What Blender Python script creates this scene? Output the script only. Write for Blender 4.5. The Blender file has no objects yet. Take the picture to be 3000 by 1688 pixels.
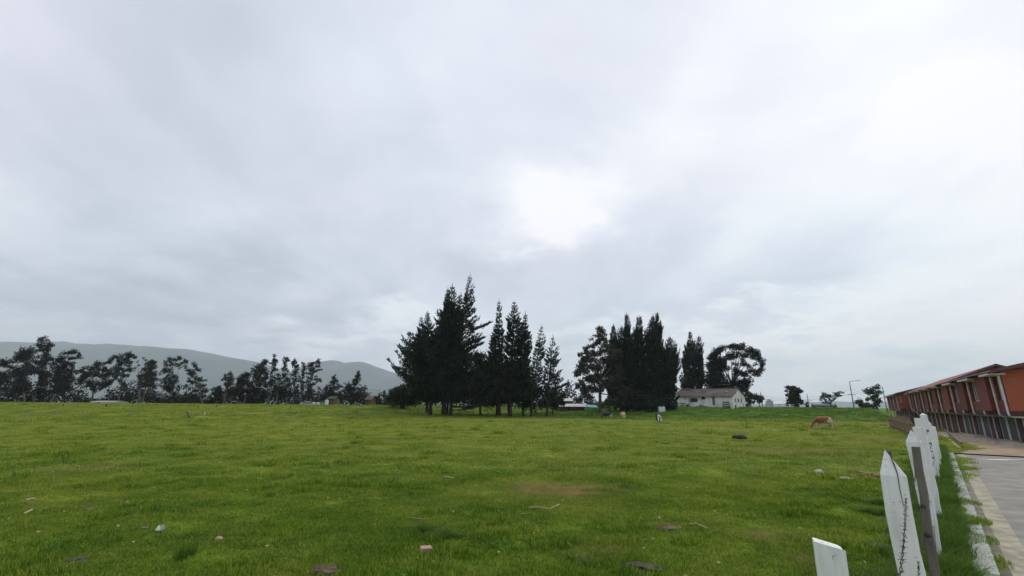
import bpy, bmesh, math, random
import numpy as np
from mathutils import Vector, Matrix, noise as mn
random.seed(7); RNG = np.random.default_rng(11)
S = bpy.context.scene; COL = S.collection
R = math.radians

# ------------------------------------------------------------------ camera
CAM_H = 2.1; FPX = 1334.0; PITCH = R(14.46); ROLL = R(0.4)
cd = bpy.data.cameras.new('camera'); cam = bpy.data.objects.new('camera', cd); COL.objects.link(cam)
cd.sensor_width = 36; cd.lens = 36*FPX/3000; cd.clip_start = 0.05; cd.clip_end = 20000
cam.matrix_world = Matrix.Translation((0, 0, CAM_H)) @ Matrix.Rotation(math.pi/2+PITCH, 4, 'X') @ Matrix.Rotation(ROLL, 4, 'Z')
S.camera = cam

# ------------------------------------------------------------------ helpers for places read off the photograph
def ray(px, py):
    a, b = px-1500, 844-py
    a, b = a*math.cos(ROLL)-b*math.sin(ROLL), a*math.sin(ROLL)+b*math.cos(ROLL)
    return Vector((a, FPX*math.cos(PITCH)-b*math.sin(PITCH), FPX*math.sin(PITCH)+b*math.cos(PITCH)))
def at(px, py, Y):
    d = ray(px, py); q = d*(Y/d.y); q.z += CAM_H; return q
def direction(px, py): return ray(px, py).normalized()

# ------------------------------------------------------------------ world
W = bpy.data.worlds.new('World'); S.world = W; W.use_nodes = True
nt = W.node_tree; nt.nodes.clear()
def N(tree, typ, **k):
    n = tree.nodes.new(typ)
    for a, b in k.items():
        if a.startswith('i_'): n.inputs[a[2:].replace('_', ' ')].default_value = b
        else: setattr(n, a, b)
    return n
def L(tree, a, b): tree.links.new(a, b)
def math_node(tree, op, a, b=None, c=None, clamp=False):
    n = tree.nodes.new('ShaderNodeMath'); n.operation = op; n.use_clamp = clamp
    for i, v in enumerate((a, b, c)):
        if v is None: continue
        if isinstance(v, (int, float)): n.inputs[i].default_value = v
        else: tree.links.new(v, n.inputs[i])
    return n.outputs[0]
def ramp(tree, fac, stops, interp='LINEAR'):
    n = tree.nodes.new('ShaderNodeValToRGB'); n.color_ramp.interpolation = interp
    e = n.color_ramp.elements
    while len(e) > 1: e.remove(e[-1])
    e[0].position = stops[0][0]; e[0].color = (*stops[0][1], 1)
    for p, c in stops[1:]:
        q = e.new(p); q.color = (*c, 1)
    tree.links.new(fac, n.inputs[0]); return n.outputs[0]

SUN_EL, SUN_AZ = R(48), R(42)
out = N(nt, 'ShaderNodeOutputWorld'); tc = N(nt, 'ShaderNodeTexCoord')
sep = N(nt, 'ShaderNodeSeparateXYZ'); L(nt, tc.outputs['Generated'], sep.inputs[0])
zz = math_node(nt, 'ADD', math_node(nt, 'MAXIMUM', sep.outputs[2], 0.0), 0.22)
cx = math_node(nt, 'DIVIDE', sep.outputs[0], zz); cy = math_node(nt, 'DIVIDE', sep.outputs[1], zz)
cmb = N(nt, 'ShaderNodeCombineXYZ'); L(nt, cx, cmb.inputs[0]); L(nt, cy, cmb.inputs[1])
n1 = N(nt, 'ShaderNodeTexNoise', i_Scale=0.85, i_Detail=8.0, i_Roughness=0.56, i_Distortion=0.6); L(nt, cmb.outputs[0], n1.inputs['Vector'])
n2 = N(nt, 'ShaderNodeTexNoise', i_Scale=2.6, i_Detail=5.0, i_Roughness=0.45, i_Distortion=0.3); mp2 = N(nt, 'ShaderNodeMapping'); mp2.inputs['Rotation'].default_value = (0, 0, R(-50)); mp2.inputs['Scale'].default_value = (1.0, .38, 1); L(nt, cmb.outputs[0], mp2.inputs[0]); L(nt, mp2.outputs[0], n2.inputs['Vector'])
# distorted direction, so that the broad light and dark cloud masses have ragged edges
dn = N(nt, 'ShaderNodeTexNoise', i_Scale=2.2, i_Detail=5.0, i_Roughness=0.55); L(nt, cmb.outputs[0], dn.inputs['Vector'])
sub = N(nt, 'ShaderNodeVectorMath', operation='SUBTRACT'); L(nt, dn.outputs['Color'], sub.inputs[0]); sub.inputs[1].default_value = (.5, .5, .5)
scl = N(nt, 'ShaderNodeVectorMath', operation='SCALE'); L(nt, sub.outputs[0], scl.inputs[0]); scl.inputs['Scale'].default_value = 0.42
addv = N(nt, 'ShaderNodeVectorMath', operation='ADD'); L(nt, tc.outputs['Generated'], addv.inputs[0]); L(nt, scl.outputs[0], addv.inputs[1])
val = math_node(nt, 'MULTIPLY_ADD', math_node(nt, 'SUBTRACT', n1.outputs[0], 0.5), 0.90, 0.57)
val = math_node(nt, 'MULTIPLY_ADD', math_node(nt, 'SUBTRACT', n2.outputs[0], 0.5), 0.46, val)
# px, py in the photograph, angular radius (x, y) of the cloud mass, how much lighter / darker
for (px, py, rx, ry, amp) in [(2760, 330, .42, .34, .44), (1665, 610, .11, .085, .36), (1620, 690, .05, .06, .14), (1480, 560, .20, .07, .20), (1810, 700, .10, .10, -.10), (2950, 820, .22, .16, .28), (1080, 985, .20, .045, .40), (820, 1000, .14, .03, .18),
                              (600, 905, .34, .07, -.20), (350, 985, .55, .055, -.20), (150, 420, .22, .14, -.17), (480, 60, .12, .16, -.12), (1480, 770, .16, .05, -.16),
                              (2350, 700, .30, .08, -.10), (2150, 900, .40, .05, -.10), (2280, 960, .28, .025, .26), (2650, 1040, .2, .03, .2), (1850, 1010, .2, .03, .14), (1100, 560, .30, .12, -.04),
                              (1400, 60, .30, .20, .10), (250, 660, .16, .05, .07), (60, 985, .10, .02, .12), (950, 850, .25, .06, -.12), (2800, 930, .2, .03, -.1)]:
    d = direction(px, py)
    right = Vector((d.y, -d.x, 0)).normalized(); up = right.cross(d)
    m = N(nt, 'ShaderNodeVectorMath', operation='DOT_PRODUCT'); L(nt, addv.outputs[0], m.inputs[0]); m.inputs[1].default_value = right/rx
    m2 = N(nt, 'ShaderNodeVectorMath', operation='DOT_PRODUCT'); L(nt, addv.outputs[0], m2.inputs[0]); m2.inputs[1].default_value = up/ry
    m3 = N(nt, 'ShaderNodeVectorMath', operation='DOT_PRODUCT'); L(nt, tc.outputs['Generated'], m3.inputs[0]); m3.inputs[1].default_value = d
    q = math_node(nt, 'ADD', math_node(nt, 'MULTIPLY', m.outputs['Value'], m.outputs['Value']), math_node(nt, 'MULTIPLY', m2.outputs['Value'], m2.outputs['Value']))
    g = math_node(nt, 'EXPONENT', math_node(nt, 'MULTIPLY', q, -1.0))
    g = math_node(nt, 'MULTIPLY', g, math_node(nt, 'GREATER_THAN', m3.outputs['Value'], 0.0))
    val = math_node(nt, 'MULTIPLY_ADD', g, amp, val)
cloud = ramp(nt, val, [(0.0, (.36, .40, .48)), (.25, (.50, .54, .62)), (.5, (.665, .695, .78)), (.72, (.80, .825, .89)), (.92, (.93, .94, .97)), (1.0, (.99, .99, 1.0))])
tint = N(nt, 'ShaderNodeTexNoise', i_Scale=0.9, i_Detail=2.0); L(nt, cmb.outputs[0], tint.inputs['Vector'])
tcol = ramp(nt, tint.outputs[0], [(.35, (.97, 1.005, 1.02)), (.65, (1.015, .995, 1.015))])
mul = N(nt, 'ShaderNodeMix', data_type='RGBA', blend_type='MULTIPLY'); mul.inputs[0].default_value = 1
L(nt, cloud, mul.inputs[6]); L(nt, tcol, mul.inputs[7])
sky = N(nt, 'ShaderNodeTexSky', sky_type='NISHITA', sun_disc=False, sun_elevation=SUN_EL, sun_rotation=SUN_AZ)
bg1 = N(nt, 'ShaderNodeBackground'); L(nt, sky.outputs[0], bg1.inputs[0]); bg1.inputs[1].default_value = 0.10
bg2 = N(nt, 'ShaderNodeBackground'); L(nt, mul.outputs[2], bg2.inputs[0]); bg2.inputs[1].default_value = 1.12
mx = N(nt, 'ShaderNodeMixShader'); mx.inputs[0].default_value = 0.94
L(nt, bg1.outputs[0], mx.inputs[1]); L(nt, bg2.outputs[0], mx.inputs[2]); L(nt, mx.outputs[0], out.inputs[0])

sl = bpy.data.lights.new('sun', 'SUN'); sl.energy = 1.25; sl.angle = R(25); sl.color = (1, .95, .86)
sun = bpy.data.objects.new('sun', sl); COL.objects.link(sun)
sd = Vector((math.sin(SUN_AZ)*math.cos(SUN_EL), math.cos(SUN_AZ)*math.cos(SUN_EL), math.sin(SUN_EL)))
sun.rotation_euler = (-sd).to_track_quat('-Z', 'Y').to_euler()
S.view_settings.view_transform = 'Standard'; S.view_settings.look = 'None'
S.view_settings.exposure = 0; S.view_settings.gamma = 1; S.view_settings.use_curve_mapping = False
S.cycles.max_bounces = 5; S.cycles.diffuse_bounces = 2; S.cycles.volume_bounces = 2; S.cycles.transparent_max_bounces = 6
S.cycles.volume_step_rate = 4

# ------------------------------------------------------------------ materials
def base_mat(name):
    m = bpy.data.materials.new(name); m.use_nodes = True
    t = m.node_tree; b = t.nodes['Principled BSDF']; return m, t, b
def mat(name, c1, c2=None, scale=3.0, rough=.8, bump=0.0, bscale=None, detail=6, coords='Object', stretch=(1, 1, 1), metallic=0, lo=.38, hi=.62, spec=.3):
    m, t, b = base_mat(name)
    b.inputs['Roughness'].default_value = rough; b.inputs['Metallic'].default_value = metallic
    b.inputs['Specular IOR Level'].default_value = spec
    if c2 is None: c2 = tuple(x*.8 for x in c1)
    c = N(t, 'ShaderNodeTexCoord'); mp = N(t, 'ShaderNodeMapping'); mp.inputs['Scale'].default_value = stretch
    L(t, c.outputs[coords], mp.inputs[0])
    n = N(t, 'ShaderNodeTexNoise', i_Scale=scale, i_Detail=float(detail), i_Roughness=.6); L(t, mp.outputs[0], n.inputs['Vector'])
    L(t, ramp(t, n.outputs[0], [(lo, c1), (hi, c2)]), b.inputs['Base Color'])
    if bump:
        n2 = N(t, 'ShaderNodeTexNoise', i_Scale=bscale or scale*4, i_Detail=5.0); L(t, mp.outputs[0], n2.inputs['Vector'])
        bp = N(t, 'ShaderNodeBump', i_Strength=bump, i_Distance=.02); L(t, n2.outputs[0], bp.inputs['Height']); L(t, bp.outputs[0], b.inputs['Normal'])
    return m
def leaf_mat(name, c1, c2, c3=None, rough=.65, clump=.6):
    """colour varies from leaf to leaf and from bough to bough"""
    m, t, b = base_mat(name)
    b.inputs['Roughness'].default_value = rough; b.inputs['Specular IOR Level'].default_value = .25
    g = N(t, 'ShaderNodeNewGeometry'); c = N(t, 'ShaderNodeTexCoord')
    n = N(t, 'ShaderNodeTexNoise', i_Scale=clump, i_Detail=3.0); L(t, c.outputs['Object'], n.inputs['Vector'])
    f = math_node(t, 'ADD', math_node(t, 'MULTIPLY', g.outputs['Random Per Island'], .45), math_node(t, 'MULTIPLY', n.outputs[0], .7))
    st = [(.3, c1), (.75, c2)]
    if c3: st.append((.95, c3))
    L(t, ramp(t, f, st), b.inputs['Base Color'])
    return m
# patches of straw-dry grass and bare soil in the pasture: (x, y, radius x, radius y, amount)
DRY = []
def dry(px, py, Y0=None, rx=.8, ry=.8, a=1.0):
    d = ray(px, py); s = -CAM_H/d.z; DRY.append((d.x*s, d.y*s, rx, ry, a))
dry(1650, 1437, rx=1.2, ry=1.0, a=1.15); dry(1560, 1425, rx=.6, ry=.5, a=.5); dry(2350, 1325, rx=2.4, ry=2.2, a=.75); dry(2600, 1292, rx=2.6, ry=2.4, a=.9)
dry(240, 1375, rx=1.2, ry=1.2, a=.45); dry(350, 1360, rx=.7, ry=.8, a=.5); dry(2230, 1575, rx=.35, ry=.3, a=.6); dry(2380, 1650, rx=.35, ry=.4, a=.6)
dry(1960, 1545, rx=.3, ry=.2, a=.5); dry(1580, 1228, rx=5, ry=3.5, a=.9); dry(2540, 1395, rx=.8, ry=.6, a=.7); dry(1750, 1620, rx=.5, ry=.3, a=.35)
def grass_color(t, g_random=None):
    """colour of the pasture as a function of the place in it"""
    g = N(t, 'ShaderNodeNewGeometry'); pos = g.outputs['Position']
    def nz(s, d=4., ro=.6):
        n = N(t, 'ShaderNodeTexNoise', i_Scale=s, i_Detail=d, i_Roughness=ro); L(t, pos, n.inputs['Vector']); return n.outputs[0]
    broad, mid, fine = nz(.07), nz(.55, 5., .65), nz(5.5, 7., .75)
    sx = N(t, 'ShaderNodeSeparateXYZ'); L(t, pos, sx.inputs[0])
    # shorter, yellower sward in the middle of the paddock
    far = math_node(t, 'SMOOTHSTEP', sx.outputs[1], 9., 34.) if False else None
    mr = N(t, 'ShaderNodeMapRange', interpolation_type='SMOOTHSTEP'); L(t, sx.outputs[1], mr.inputs[0]); mr.inputs[1].default_value = 8; mr.inputs[2].default_value = 30
    mr.inputs[3].default_value = 0; mr.inputs[4].default_value = .26
    f = math_node(t, 'ADD', math_node(t, 'MULTIPLY', math_node(t, 'SUBTRACT', mid, .5), 1.5), math_node(t, 'MULTIPLY', math_node(t, 'SUBTRACT', broad, .5), .8))
    f = math_node(t, 'ADD', f, math_node(t, 'MULTIPLY', math_node(t, 'SUBTRACT', fine, .5), 1.3))
    f = math_node(t, 'ADD', math_node(t, 'ADD', f, .40), mr.outputs[0])
    if g_random is not None: f = math_node(t, 'ADD', f, math_node(t, 'MULTIPLY', math_node(t, 'SUBTRACT', g.outputs['Random Per Island'], .5), g_random))
    col = ramp(t, f, [(0.0, (.052, .130, .008)), (.22, (.115, .215, .011)), (.45, (.195, .295, .018)), (.7, (.28, .355, .030)), (1.0, (.42, .42, .09))])
    # rank dark grass beyond the grazed paddock
    zone = N(t, 'ShaderNodeMapRange', interpolation_type='SMOOTHSTEP'); zf = math_node(t, 'MULTIPLY_ADD', math_node(t, 'SUBTRACT', mid, .5), 10., sx.outputs[1])
    zf = math_node(t, 'ADD', zf, math_node(t, 'MULTIPLY', math_node(t, 'MINIMUM', sx.outputs[0], 60.), .16))
    L(t, zf, zone.inputs[0]); zone.inputs[1].default_value = 77; zone.inputs[2].default_value = 82
    xr = N(t, 'ShaderNodeMapRange'); L(t, sx.outputs[0], xr.inputs[0]); xr.inputs[1].default_value = -8; xr.inputs[2].default_value = 8
    xr.inputs[3].default_value = .5; xr.inputs[4].default_value = .95
    rank = ramp(t, f, [(.1, (.035, .095, .014)), (.5, (.095, .21, .026)), (.9, (.20, .32, .045))])
    mxr = N(t, 'ShaderNodeMix', data_type='RGBA'); L(t, math_node(t, 'MULTIPLY', zone.outputs[0], xr.outputs[0]), mxr.inputs[0]); L(t, col, mxr.inputs[6]); L(t, rank, mxr.inputs[7]); col = mxr.outputs[2]
    tot = None
    dn_ = nz(1.6, 5., .7)
    for (x, y, rx, ry, a) in DRY:
        vx = math_node(t, 'DIVIDE', math_node(t, 'SUBTRACT', sx.outputs[0], x), rx); vy = math_node(t, 'DIVIDE', math_node(t, 'SUBTRACT', sx.outputs[1], y), ry)
        q = math_node(t, 'ADD', math_node(t, 'MULTIPLY', vx, vx), math_node(t, 'MULTIPLY', vy, vy))
        e = math_node(t, 'MULTIPLY', math_node(t, 'EXPONENT', math_node(t, 'MULTIPLY', q, -1.)), a)
        tot = e if tot is None else math_node(t, 'ADD', tot, e)
    tot = math_node(t, 'MULTIPLY', tot, math_node(t, 'MULTIPLY_ADD', dn_, 4.2, -1.35), None, True)
    mxd = N(t, 'ShaderNodeMix', data_type='RGBA'); L(t, tot, mxd.inputs[0]); L(t, col, mxd.inputs[6]); mxd.inputs[7].default_value = (.40, .32, .12, 1)
    return mxd.outputs[2], fine
M = {}
m, t, b = base_mat('pasture'); c, fine = grass_color(t); L(t, c, b.inputs['Base Color']); b.inputs['Roughness'].default_value = .95; b.inputs['Specular IOR Level'].default_value = .1
gpos = N(t, 'ShaderNodeNewGeometry')
bn = N(t, 'ShaderNodeTexNoise', i_Scale=9.0, i_Detail=8.0, i_Roughness=.75); L(t, gpos.outputs['Position'], bn.inputs['Vector'])
bp = N(t, 'ShaderNodeBump', i_Strength=.9, i_Distance=.05); L(t, bn.outputs[0], bp.inputs['Height']); L(t, bp.outputs[0], b.inputs['Normal']); M['pasture'] = m
hs = N(t, 'ShaderNodeHueSaturation'); hs.inputs['Value'].default_value = .72; L(t, c, hs.inputs['Color']); L(t, hs.outputs[0], b.inputs['Base Color'])
m, t, b = base_mat('grass_blades'); c, _ = grass_color(t, .95); L(t, c, b.inputs['Base Color']); b.inputs['Roughness'].default_value = .55; b.inputs['Specular IOR Level'].default_value = .25
tl = N(t, 'ShaderNodeBsdfTranslucent'); L(t, c, tl.inputs[0]); ms = N(t, 'ShaderNodeMixShader'); ms.inputs[0].default_value = .42
L(t, b.outputs[0], ms.inputs[1]); L(t, tl.outputs[0], ms.inputs[2]); L(t, ms.outputs[0], t.nodes['Material Output'].inputs[0])
M['blades'] = m
M['lush'] = leaf_mat('lush_grass', (.050, .115, .010), (.125, .22, .020), (.34, .34, .09), clump=1.4)
t = M['lush'].node_tree; b = t.nodes['Principled BSDF']; tl = N(t, 'ShaderNodeBsdfTranslucent'); L(t, b.inputs['Base Color'].links[0].from_socket, tl.inputs[0]); ms = N(t, 'ShaderNodeMixShader'); ms.inputs[0].default_value = .4
L(t, b.outputs[0], ms.inputs[1]); L(t, tl.outputs[0], ms.inputs[2]); L(t, ms.outputs[0], t.nodes['Material Output'].inputs[0])
M['straw'] = leaf_mat('dead_leaves', (.22, .17, .06), (.36, .34, .13), (.55, .50, .28), clump=2)
M['pine'] = leaf_mat('pine_needles', (.012, .022, .018), (.026, .042, .028), (.05, .065, .038))
M['pine2'] = leaf_mat('cypress_foliage', (.012, .020, .014), (.022, .036, .024), (.035, .05, .03))
M['thin'] = leaf_mat('thin_pine_needles', (.022, .035, .024), (.045, .062, .038), (.08, .09, .05))
M['euc'] = leaf_mat('eucalyptus_leaves', (.010, .013, .012), (.023, .027, .022), (.05, .054, .038), clump=.4)
M['euc2'] = leaf_mat('olive_eucalyptus_leaves', (.026, .027, .019), (.052, .052, .036), (.09, .088, .06), clump=.5)
M['leaf'] = leaf_mat('broad_leaves', (.016, .026, .014), (.034, .052, .022), (.06, .085, .035))
M['bark'] = mat('bark', (.028, .024, .02), (.055, .046, .038), 3, .9, .4, stretch=(1, 1, .2))
M['palebark'] = mat('pale_bark', (.075, .068, .06), (.16, .145, .13), 2, .8, .2, stretch=(1, 1, .3))
M['white'] = mat('whitewashed_wood', (.80, .80, .77), (.40, .40, .37), 14, .75, .5, 40, stretch=(1, 1, .10), lo=.50, hi=.80, detail=10)
m, t, b = M['white'], M['white'].node_tree, M['white'].node_tree.nodes['Principled BSDF']; c0_ = b.inputs['Base Color'].links[0].from_socket
gp_ = N(t, 'ShaderNodeTexCoord'); n_ = N(t, 'ShaderNodeTexNoise', i_Scale=38.0, i_Detail=3.0, i_Roughness=.7); L(t, gp_.outputs['Object'], n_.inputs['Vector'])
v_ = N(t, 'ShaderNodeTexNoise', i_Scale=4.0, i_Detail=6.0, i_Roughness=.7); L(t, gp_.outputs['Object'], v_.inputs['Vector'])
f_ = math_node(t, 'MULTIPLY', math_node(t, 'GREATER_THAN', n_.outputs[0], .66), .75); f_ = math_node(t, 'MAXIMUM', f_, math_node(t, 'MULTIPLY_ADD', v_.outputs[0], 2.4, -1.35, True))
mx_ = N(t, 'ShaderNodeMix', data_type='RGBA'); L(t, f_, mx_.inputs[0]); L(t, c0_, mx_.inputs[6]); mx_.inputs[7].default_value = (.27, .27, .23, 1); L(t, mx_.outputs[2], b.inputs['Base Color'])
M['oldwood'] = mat('weathered_wood', (.10, .085, .07), (.20, .18, .15), 8, .9, .5, 25, stretch=(1, 1, .1))
M['palewood'] = mat('sun_bleached_wood', (.34, .34, .26), (.22, .22, .15), 6, .9, .3, stretch=(1, 1, .2))
M['fieldwood'] = mat('dark_stake_wood', (.07, .07, .05), (.12, .12, .08), 6, .9, .3)
M['wire'] = mat('rusty_wire', (.06, .05, .05), (.12, .09, .07), 30, .6, metallic=.6)
M['crack'] = mat('dark_crack', (.05, .045, .04), (.08, .07, .06), 9, 1)
M['road'] = mat('road_concrete', (.20, .19, .16), (.285, .27, .23), 1.4, .85, .1, 60, detail=9, coords='Object')
M['kerb'] = mat('kerb_concrete', (.26, .235, .165), (.42, .39, .29), 3.5, .85, .3, 30, detail=9)
M['gutter'] = mat('gutter_dirt', (.16, .145, .11), (.26, .24, .18), 4, .95, .3)
M['slab'] = mat('pale_concrete', (.42, .43, .40), (.26, .26, .22), 3, .85, .4, 20, detail=9, lo=.45, hi=.7)
M['dirt'] = mat('bare_dirt', (.28, .19, .11), (.36, .28, .19), .8, .98, .6, 12, detail=9)
M['rubble'] = mat('grey_rubble', (.22, .19, .15), (.32, .28, .23), 1.5, .98, .6, 12, detail=9)
M['clod'] = mat('reddish_soil', (.10, .065, .045), (.19, .13, .095), 8, .98, .8, 30)
M['dung'] = mat('dark_dung', (.05, .04, .028), (.10, .085, .06), 8, .95, .8, 30)
M['stone'] = mat('pale_stone', (.50, .47, .38), (.36, .33, .26), 6, .85, .4, 20)
M['brickbit'] = mat('pink_brick', (.44, .30, .22), (.30, .20, .14), 9, .9, .4, 40)
M['stick'] = mat('peeled_stick', (.48, .42, .25), (.36, .28, .17), 6, .8, .2)
M['browns'] = mat('brown_stick', (.34, .22, .12), (.26, .16, .08), 6, .8, .2)
M['rubber'] = mat('black_rubber', (.018, .02, .024), (.035, .035, .04), 5, .7, .3)
M['hwall'] = mat('old_whitewash', (.82, .81, .77), (.52, .51, .46), .8, .9, .2, detail=9, lo=.45, hi=.72)
M['hroof'] = mat('aged_roof_sheet', (.080, .056, .050), (.135, .115, .105), .7, .9, .5, 4, detail=8)
M['dark'] = mat('dark_opening', (.018, .02, .022), (.035, .035, .035), 3, .5)
M['glass'] = mat('window_glass', (.06, .07, .08), (.13, .15, .17), .8, .12, spec=.6)
M['door'] = mat('brown_door', (.16, .13, .10), (.22, .18, .15), 3, .8)
M['pipe'] = mat('white_plastic_pipe', (.66, .62, .61), (.56, .52, .50), 2, .5)
M['garage'] = mat('grey_garage_sheet', (.040, .050, .056), (.055, .065, .07), 1.5, .55)
M['soffit'] = mat('dark_soffit', (.085, .045, .05), (.06, .035, .04), 2, .9)
M['rgrey'] = mat('fibre_cement_roof', (.17, .15, .165), (.25, .23, .24), .9, .9, .4, 8)
M['rred'] = mat('red_roof_tiles', (.22, .075, .06), (.31, .12, .09), 1.2, .9, .5, 8)
M['fascia'] = mat('dark_fascia', (.10, .05, .055), (.14, .08, .08), 2, .8)
M['brickp'] = mat('orange_brick', (.43, .13, .06), (.30, .08, .045), 3.1, .85, .3, 25, coords='Object')
M['mortar'] = mat('mortar', (.22, .10, .07), (.27, .14, .10), 6, .95)
M['tarp'] = mat('turquoise_tarp', (.08, .42, .36), (.06, .32, .28), 1, .6)
M['palesheet'] = mat('pale_metal_sheet', (.55, .55, .54), (.42, .42, .42), 1, .6)
M['brownwall'] = mat('brown_shed_wall', (.10, .065, .045), (.15, .11, .08), 1, .9)
M['tank'] = mat('white_tank', (.72, .73, .72), (.6, .6, .6), 1, .6)
M['hill'] = mat('hill_scrub', (.012, .024, .036), (.04, .058, .062), .003, .95, coords='Object', detail=10)
M['pole'] = mat('grey_pole', (.22, .22, .22), (.30, .30, .29), 2, .7)
M['tower'] = mat('far_tower_wall', (.30, .30, .30), (.36, .36, .36), .1, .9)
M['hoof'] = mat('hoof_horn', (.05, .045, .04), (.08, .07, .06), 5, .7)
def brick_mat(name, c1, c2, mortar):
    m, t, b = base_mat(name); c = N(t, 'ShaderNodeTexCoord'); s = N(t, 'ShaderNodeSeparateXYZ'); L(t, c.outputs['Object'], s.inputs[0])
    cb = N(t, 'ShaderNodeCombineXYZ'); L(t, math_node(t, 'ADD', s.outputs[0], s.outputs[1]), cb.inputs[0]); L(t, s.outputs[2], cb.inputs[1])
    br = N(t, 'ShaderNodeTexBrick', i_Scale=1.0); br.inputs['Brick Width'].default_value = .33; br.inputs['Row Height'].default_value = .12; br.inputs['Mortar Size'].default_value = .012
    br.inputs['Color1'].default_value = (*c1, 1); br.inputs['Color2'].default_value = (*c2, 1); br.inputs['Mortar'].default_value = (*mortar, 1)
    L(t, cb.outputs[0], br.inputs['Vector']); oi = N(t, 'ShaderNodeObjectInfo'); hs = N(t, 'ShaderNodeHueSaturation'); L(t, br.outputs['Color'], hs.inputs['Color']); st = N(t, 'ShaderNodeTexNoise', i_Scale=.7, i_Detail=5.0); L(t, c.outputs['Object'], st.inputs['Vector'])
    L(t, math_node(t, 'ADD', math_node(t, 'MULTIPLY_ADD', oi.outputs['Random'], .45, .55), math_node(t, 'MULTIPLY', st.outputs[0], .5)), hs.inputs['Value']); L(t, hs.outputs[0], b.inputs['Base Color'])
    bp = N(t, 'ShaderNodeBump', i_Strength=.5, i_Distance=.01, invert=True); L(t, br.outputs['Fac'], bp.inputs['Height']); L(t, bp.outputs[0], b.inputs['Normal'])
    b.inputs['Roughness'].default_value = .88; return m
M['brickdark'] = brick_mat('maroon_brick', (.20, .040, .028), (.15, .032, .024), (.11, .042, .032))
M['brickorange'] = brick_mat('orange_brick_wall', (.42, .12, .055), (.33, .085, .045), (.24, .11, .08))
M['bricklow'] = brick_mat('shaded_maroon_brick', (.11, .034, .032), (.085, .028, .028), (.06, .04, .036))  # maroon brick with the overhang's shade put into its colour; sheds share it
def cow_mat(name, patch, ground, thr, seed, scale=1.6):
    m, t, b = base_mat(name); c = N(t, 'ShaderNodeTexCoord'); mp = N(t, 'ShaderNodeMapping'); mp.inputs['Location'].default_value = (seed, seed*.7, 0); L(t, c.outputs['Object'], mp.inputs[0])
    n = N(t, 'ShaderNodeTexNoise', i_Scale=scale, i_Detail=2.0, i_Distortion=.4); L(t, mp.outputs[0], n.inputs['Vector'])
    s = N(t, 'ShaderNodeSeparateXYZ'); L(t, c.outputs['Object'], s.inputs[0])
    # pale legs and belly, darker head end, as in the breed
    f = math_node(t, 'ADD', n.outputs[0], math_node(t, 'MULTIPLY', math_node(t, 'SUBTRACT', s.outputs[2], .95), .55))
    f = math_node(t, 'SUBTRACT', f, math_node(t, 'MULTIPLY', s.outputs[0], .28))
    L(t, ramp(t, f, [(thr-.01, ground), (thr+.01, patch)]), b.inputs['Base Color']); b.inputs['Roughness'].default_value = .75; return m
M['cow_b'] = cow_mat('black_and_white_hide', (.018, .018, .02), (.62, .60, .52), .24, 3)
M['cow_b2'] = cow_mat('mostly_black_hide', (.015, .015, .018), (.62, .60, .52), .22, 9)
M['cow_r'] = cow_mat('brown_and_white_hide', (.22, .085, .035), (.58, .46, .31), .38, 5)
M['cow_r2'] = cow_mat('brown_and_cream_hide', (.24, .09, .045), (.70, .56, .44), .44, 12)
M['udder'] = mat('udder_skin', (.55, .40, .33), (.5, .36, .3), 5, .6)

# ------------------------------------------------------------------ mesh helpers
def link(o, parent=None):
    COL.objects.link(o)
    if parent: o.parent = parent
    return o
def tag(o, label=None, cat=None, group=None, kind=None):
    if label: o['label'] = label
    if cat: o['category'] = cat
    if group: o['group'] = group
    if kind: o['kind'] = kind
    return o
def empty(name, loc, rz=0, label=None, cat=None, group=None):
    o = bpy.data.objects.new(name, None); o.location = loc; o.rotation_euler.z = rz; o.empty_display_size = .3
    link(o); return tag(o, label, cat, group)
def np_mesh(name, V, quads, mt, parent=None, smooth=False, loc=None):
    me = bpy.data.meshes.new(name); V = np.asarray(V, np.float32); quads = np.asarray(quads, np.int32); k = quads.shape[1]
    me.vertices.add(len(V)); me.vertices.foreach_set('co', V.ravel())
    me.loops.add(quads.size); me.loops.foreach_set('vertex_index', quads.ravel())
    me.polygons.add(len(quads)); me.polygons.foreach_set('loop_start', np.arange(0, quads.size, k, dtype=np.int32))
    me.polygons.foreach_set('loop_total', np.full(len(quads), k, np.int32))
    if smooth: me.polygons.foreach_set('use_smooth', np.ones(len(quads), bool))
    me.update(calc_edges=True); me.materials.append(mt)
    o = bpy.data.objects.new(name, me)
    if loc is not None: o.location = loc
    return link(o, parent)
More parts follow.
